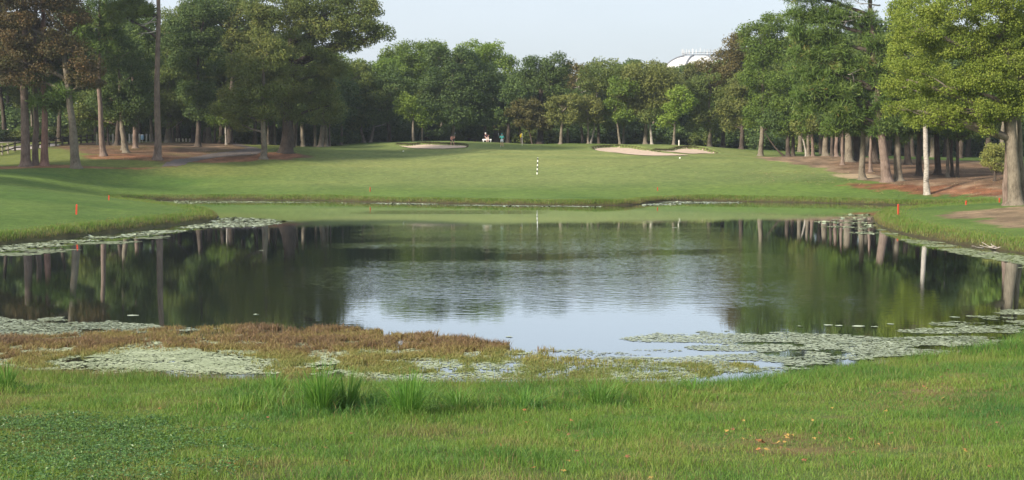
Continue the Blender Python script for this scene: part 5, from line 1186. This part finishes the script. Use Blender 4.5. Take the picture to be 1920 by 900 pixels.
def people():
    bp, bd, bz, bzt = bench()
    p = at(941, 276, 192); z = gz(p[0], 192)
    person('golfer seen from behind in aqua shirt, aqua cap and white shorts on the green', (p[0], 192, z), stand(), (.16, .66, .56), (.82, .82, .84), (.1, .08, .05), (.62, .36, .26), cap=(.10, .50, .48))
    golfclub((p[0], 192, z), (-.30, .28, 1.28), (-.50, .3, 1.75), 'club held up to the left by the golfer in aqua')
    # bending golfer
    p = at(848.5, 271, 193); z = gz(p[0], 193)
    J = dict(pelvis=(-.06, .05, .90), chest=(.02, -.26, 1.14), neck=(.06, -.44, 1.22), head=(.10, -.56, 1.24), shL=(-.17, -.34, 1.20), shR=(.22, -.30, 1.20), elL=(-.24, -.40, .90), wrL=(.0, -.50, .72), elR=(.30, -.36, 1.0), wrR=(.34, -.30, 1.26),
             hipL=(-.17, .04, .86), hipR=(.06, .04, .86), knL=(-.20, -.05, .48), knR=(.16, -.06, .48), anL=(-.20, .04, .10), anR=(.22, .06, .10))
    person('golfer bending over in salmon shirt and dark shorts above the left bunker', (p[0], 193, z), J, (.72, .36, .28), (.05, .045, .05), (.3, .2, .12), (.66, .40, .30), face=(0, -.8, -.55))
    golfclub((p[0], 193, z), (.34, -.32, 1.20), (.34, -.30, 1.75), 'club held upright by the bending golfer')
    # person stooping by the bench
    x = bp[0]; J = dict(pelvis=(.06, .10, .62), chest=(-.10, .06, .96), neck=(-.18, .04, 1.12), head=(-.22, .04, 1.26), shL=(-.28, .0, 1.04), shR=(.06, .0, 1.06), elL=(-.26, -.18, .82), wrL=(-.10, -.30, .72), elR=(.16, -.16, .84), wrR=(.26, -.28, .98),
             hipL=(-.04, .08, .58), hipR=(.16, .08, .58), knL=(-.08, -.30, .62), knR=(.24, -.30, .64), anL=(-.02, -.36, .14), anR=(.18, -.36, .14))
    y = bd-.05; zz = gz(x, y)
    person('grey haired person in dark shirt and pale shorts sitting on the white bench', (x, y, zz+bzt+.09-.50), J, (.06, .035, .045), (.80, .74, .70), (.55, .53, .50), (.66, .40, .32), face=(0, -.9, 0))
# ------------------------------------------------------------------ air, light, camera
def sky_and_sun():
    w = bpy.data.worlds.new('World'); scene.world = w; w.use_nodes = True; nt = w.node_tree; nt.nodes.clear()
    out = nt.nodes.new('ShaderNodeOutputWorld'); bg = nt.nodes.new('ShaderNodeBackground'); sky = nt.nodes.new('ShaderNodeTexSky')
    sky.sky_type = 'NISHITA'; sky.sun_disc = False; sky.sun_elevation = SUN_EL; sky.sun_rotation = SUN_ROT
    sky.air_density = 1.0; sky.dust_density = 3.0; sky.ozone_density = 1.0; sky.altitude = 0
    # thin even cloud veil
    tc = nt.nodes.new('ShaderNodeTexCoord'); mp = N(nt, 'ShaderNodeMapping'); mp.inputs['Scale'].default_value = (1, 1, 3.5)
    nt.links.new(tc.outputs['Generated'], mp.inputs[0])
    n = N(nt, 'ShaderNodeTexNoise', Scale=2.2, Detail=6.0, Roughness=.5); nt.links.new(mp.outputs[0], n.inputs['Vector'])
    mr = N(nt, 'ShaderNodeMapRange'); mr.inputs[1].default_value = .3; mr.inputs[2].default_value = .7; mr.inputs[3].default_value = VEIL[0]; mr.inputs[4].default_value = VEIL[1]
    nt.links.new(n.outputs['Fac'], mr.inputs[0])
    mx = N(nt, 'ShaderNodeMixRGB'); nt.links.new(mr.outputs[0], mx.inputs[0]); nt.links.new(sky.outputs[0], mx.inputs[1]); mx.inputs[2].default_value = (*VEIL_C, 1)
    nt.links.new(mx.outputs[0], bg.inputs[0]); bg.inputs[1].default_value = SKY_S; nt.links.new(bg.outputs[0], out.inputs[0])
    L = bpy.data.lights.new('sun', 'SUN'); L.energy = SUN_S; L.angle = math.radians(SUN_A); L.color = (1.0, .90, .76)
    o = bpy.data.objects.new('sun', L); col.objects.link(o)
    # direction towards the sun
    dx, dy = SUN_XY; n_ = math.hypot(dx, dy); v = Vector((dx/n_*math.cos(SUN_EL), dy/n_*math.cos(SUN_EL), math.sin(SUN_EL)))
    o.rotation_euler = v.to_track_quat('Z', 'Y').to_euler()
SUN_EL = math.radians(27); SUN_XY = (-.77, -.64); SUN_ROT = math.atan2(SUN_XY[0], SUN_XY[1]); SUN_S = 4.7; SUN_A = 6.0
SKY_S = .105; VEIL = (.55, .80); VEIL_C = (5.5, 6.0, 6.6); EXPO = .72; HAZE = .00022
def haze():
    m, nt, out = newmat('haze_air')
    v = N(nt, 'ShaderNodeVolumePrincipled'); v.inputs['Color'].default_value = (.80, .88, 1.0, 1); v.inputs['Density'].default_value = HAZE; v.inputs['Anisotropy'].default_value = .3
    nt.links.new(v.outputs[0], out.inputs['Volume'])
    mb = MB(); mb.box((0, 370, 26), (420, 480, 28.5)); link('haze', mb.mesh('haze', m), kind='stuff', label='pale summer haze over the whole course')
def camera():
    c = bpy.data.cameras.new('camera'); o = bpy.data.objects.new('camera', c); col.objects.link(o)
    c.sensor_width = 36; c.lens = 36*F/1920; c.clip_end = 8000; c.clip_start = .1
    o.location = (0, 0, CH); o.rotation_euler = (math.pi/2-PITCH, 0, 0); scene.camera = o
def main():
    import time; T0 = time.time()
    def tick(s): print('%6.1fs %s' % (time.time()-T0, s), flush=True)
    fit_terrain()
    for (px, dep, lb) in BPX:
        P = smooth_poly([ground(*p) for p in px], 4); BUNKERS.append((P, P[:, 1].min(), P[:, 1].max(), dep)); print('bunker', P.min(0), P.max(0))
    make_mats(); tick('mats')
    build_ground(); tick('ground'); build_water()
    sheets(); bunkers(); tick('sheets')
    for i, T in enumerate(TREES): grow(T, i)
    tick('trees %d' % len(TREES)); backwoods(); tick('backwoods')
    near_grass(); bank_grass(); tick('grass')
    for a in [(598, 778, 20.8, 95, 80, 'dense tall clump of grass, biggest of the pair left of the middle', 260), (650, 770, 21.2, 80, 60, 'looser grass clump right beside the biggest one', 130), (760, 778, 20.6, 85, 100, 'dark green fountain shaped grass clump near the middle', 280),
              (857, 765, 21.5, 48, 80, 'low spreading grass clump right of the fountain shaped one', 120), (1125, 745, 22.6, 60, 110, 'tall grass clump close to the water right of the middle', 120), (510, 712, 25, 44, 60, 'grass clump standing at the edge of the marsh plants', 90),
              (3, 710, 25.2, 55, 50, 'grass clump cut off by the left edge of the picture', 120), (1900, 655, 31.5, 32, 60, 'grass clump on the shore at the right edge of the picture', 140), (985, 752, 22.2, 36, 110, 'wide low grass tuft between the two taller middle clumps', 120),
              (560, 760, 22, 60, 40, 'thin clump just left of the dense tall one', 70), (1300, 715, 24.5, 34, 50, 'sparse clump by the water right of the tall middle clump', 50), (1480, 705, 25.5, 30, 60, 'small clump at the muddy right shore', 70)]:
        tussock(a[0], a[1], a[2], a[3], a[4], a[5], a[6])
    weeds(); marsh(); floating(); lily_pads(); leaf_litter(); fallen_leaves(); tick('plants')
    stakes(); striped_pole(); flag(); water_tower(); fence(); posts(); wall(); small_marks(); people(); tick('things')
    sky_and_sun(); camera()
    if HAZE > 0: haze()
    scene.render.engine = 'CYCLES'
    cy = scene.cycles; cy.max_bounces = 5; cy.diffuse_bounces = 2; cy.glossy_bounces = 3; cy.transmission_bounces = 3; cy.volume_bounces = 0; cy.transparent_max_bounces = 4
    cy.use_denoising = True; cy.sample_clamp_indirect = 6; cy.caustics_reflective = False; cy.caustics_refractive = False
    vs = scene.view_settings; vs.view_transform = 'Standard'; vs.look = 'None'; vs.exposure = EXPO; vs.gamma = 1
    nv = sum(len(o.data.polygons) for o in scene.objects if o.type == 'MESH'); tick('total faces %d objects %d' % (nv, len(scene.objects)))
    print('TERRAIN residuals', max(abs(gz(at(*c)[0], c[2])-at(*c)[2]) for c in CP_+TREE_BASES))
main()
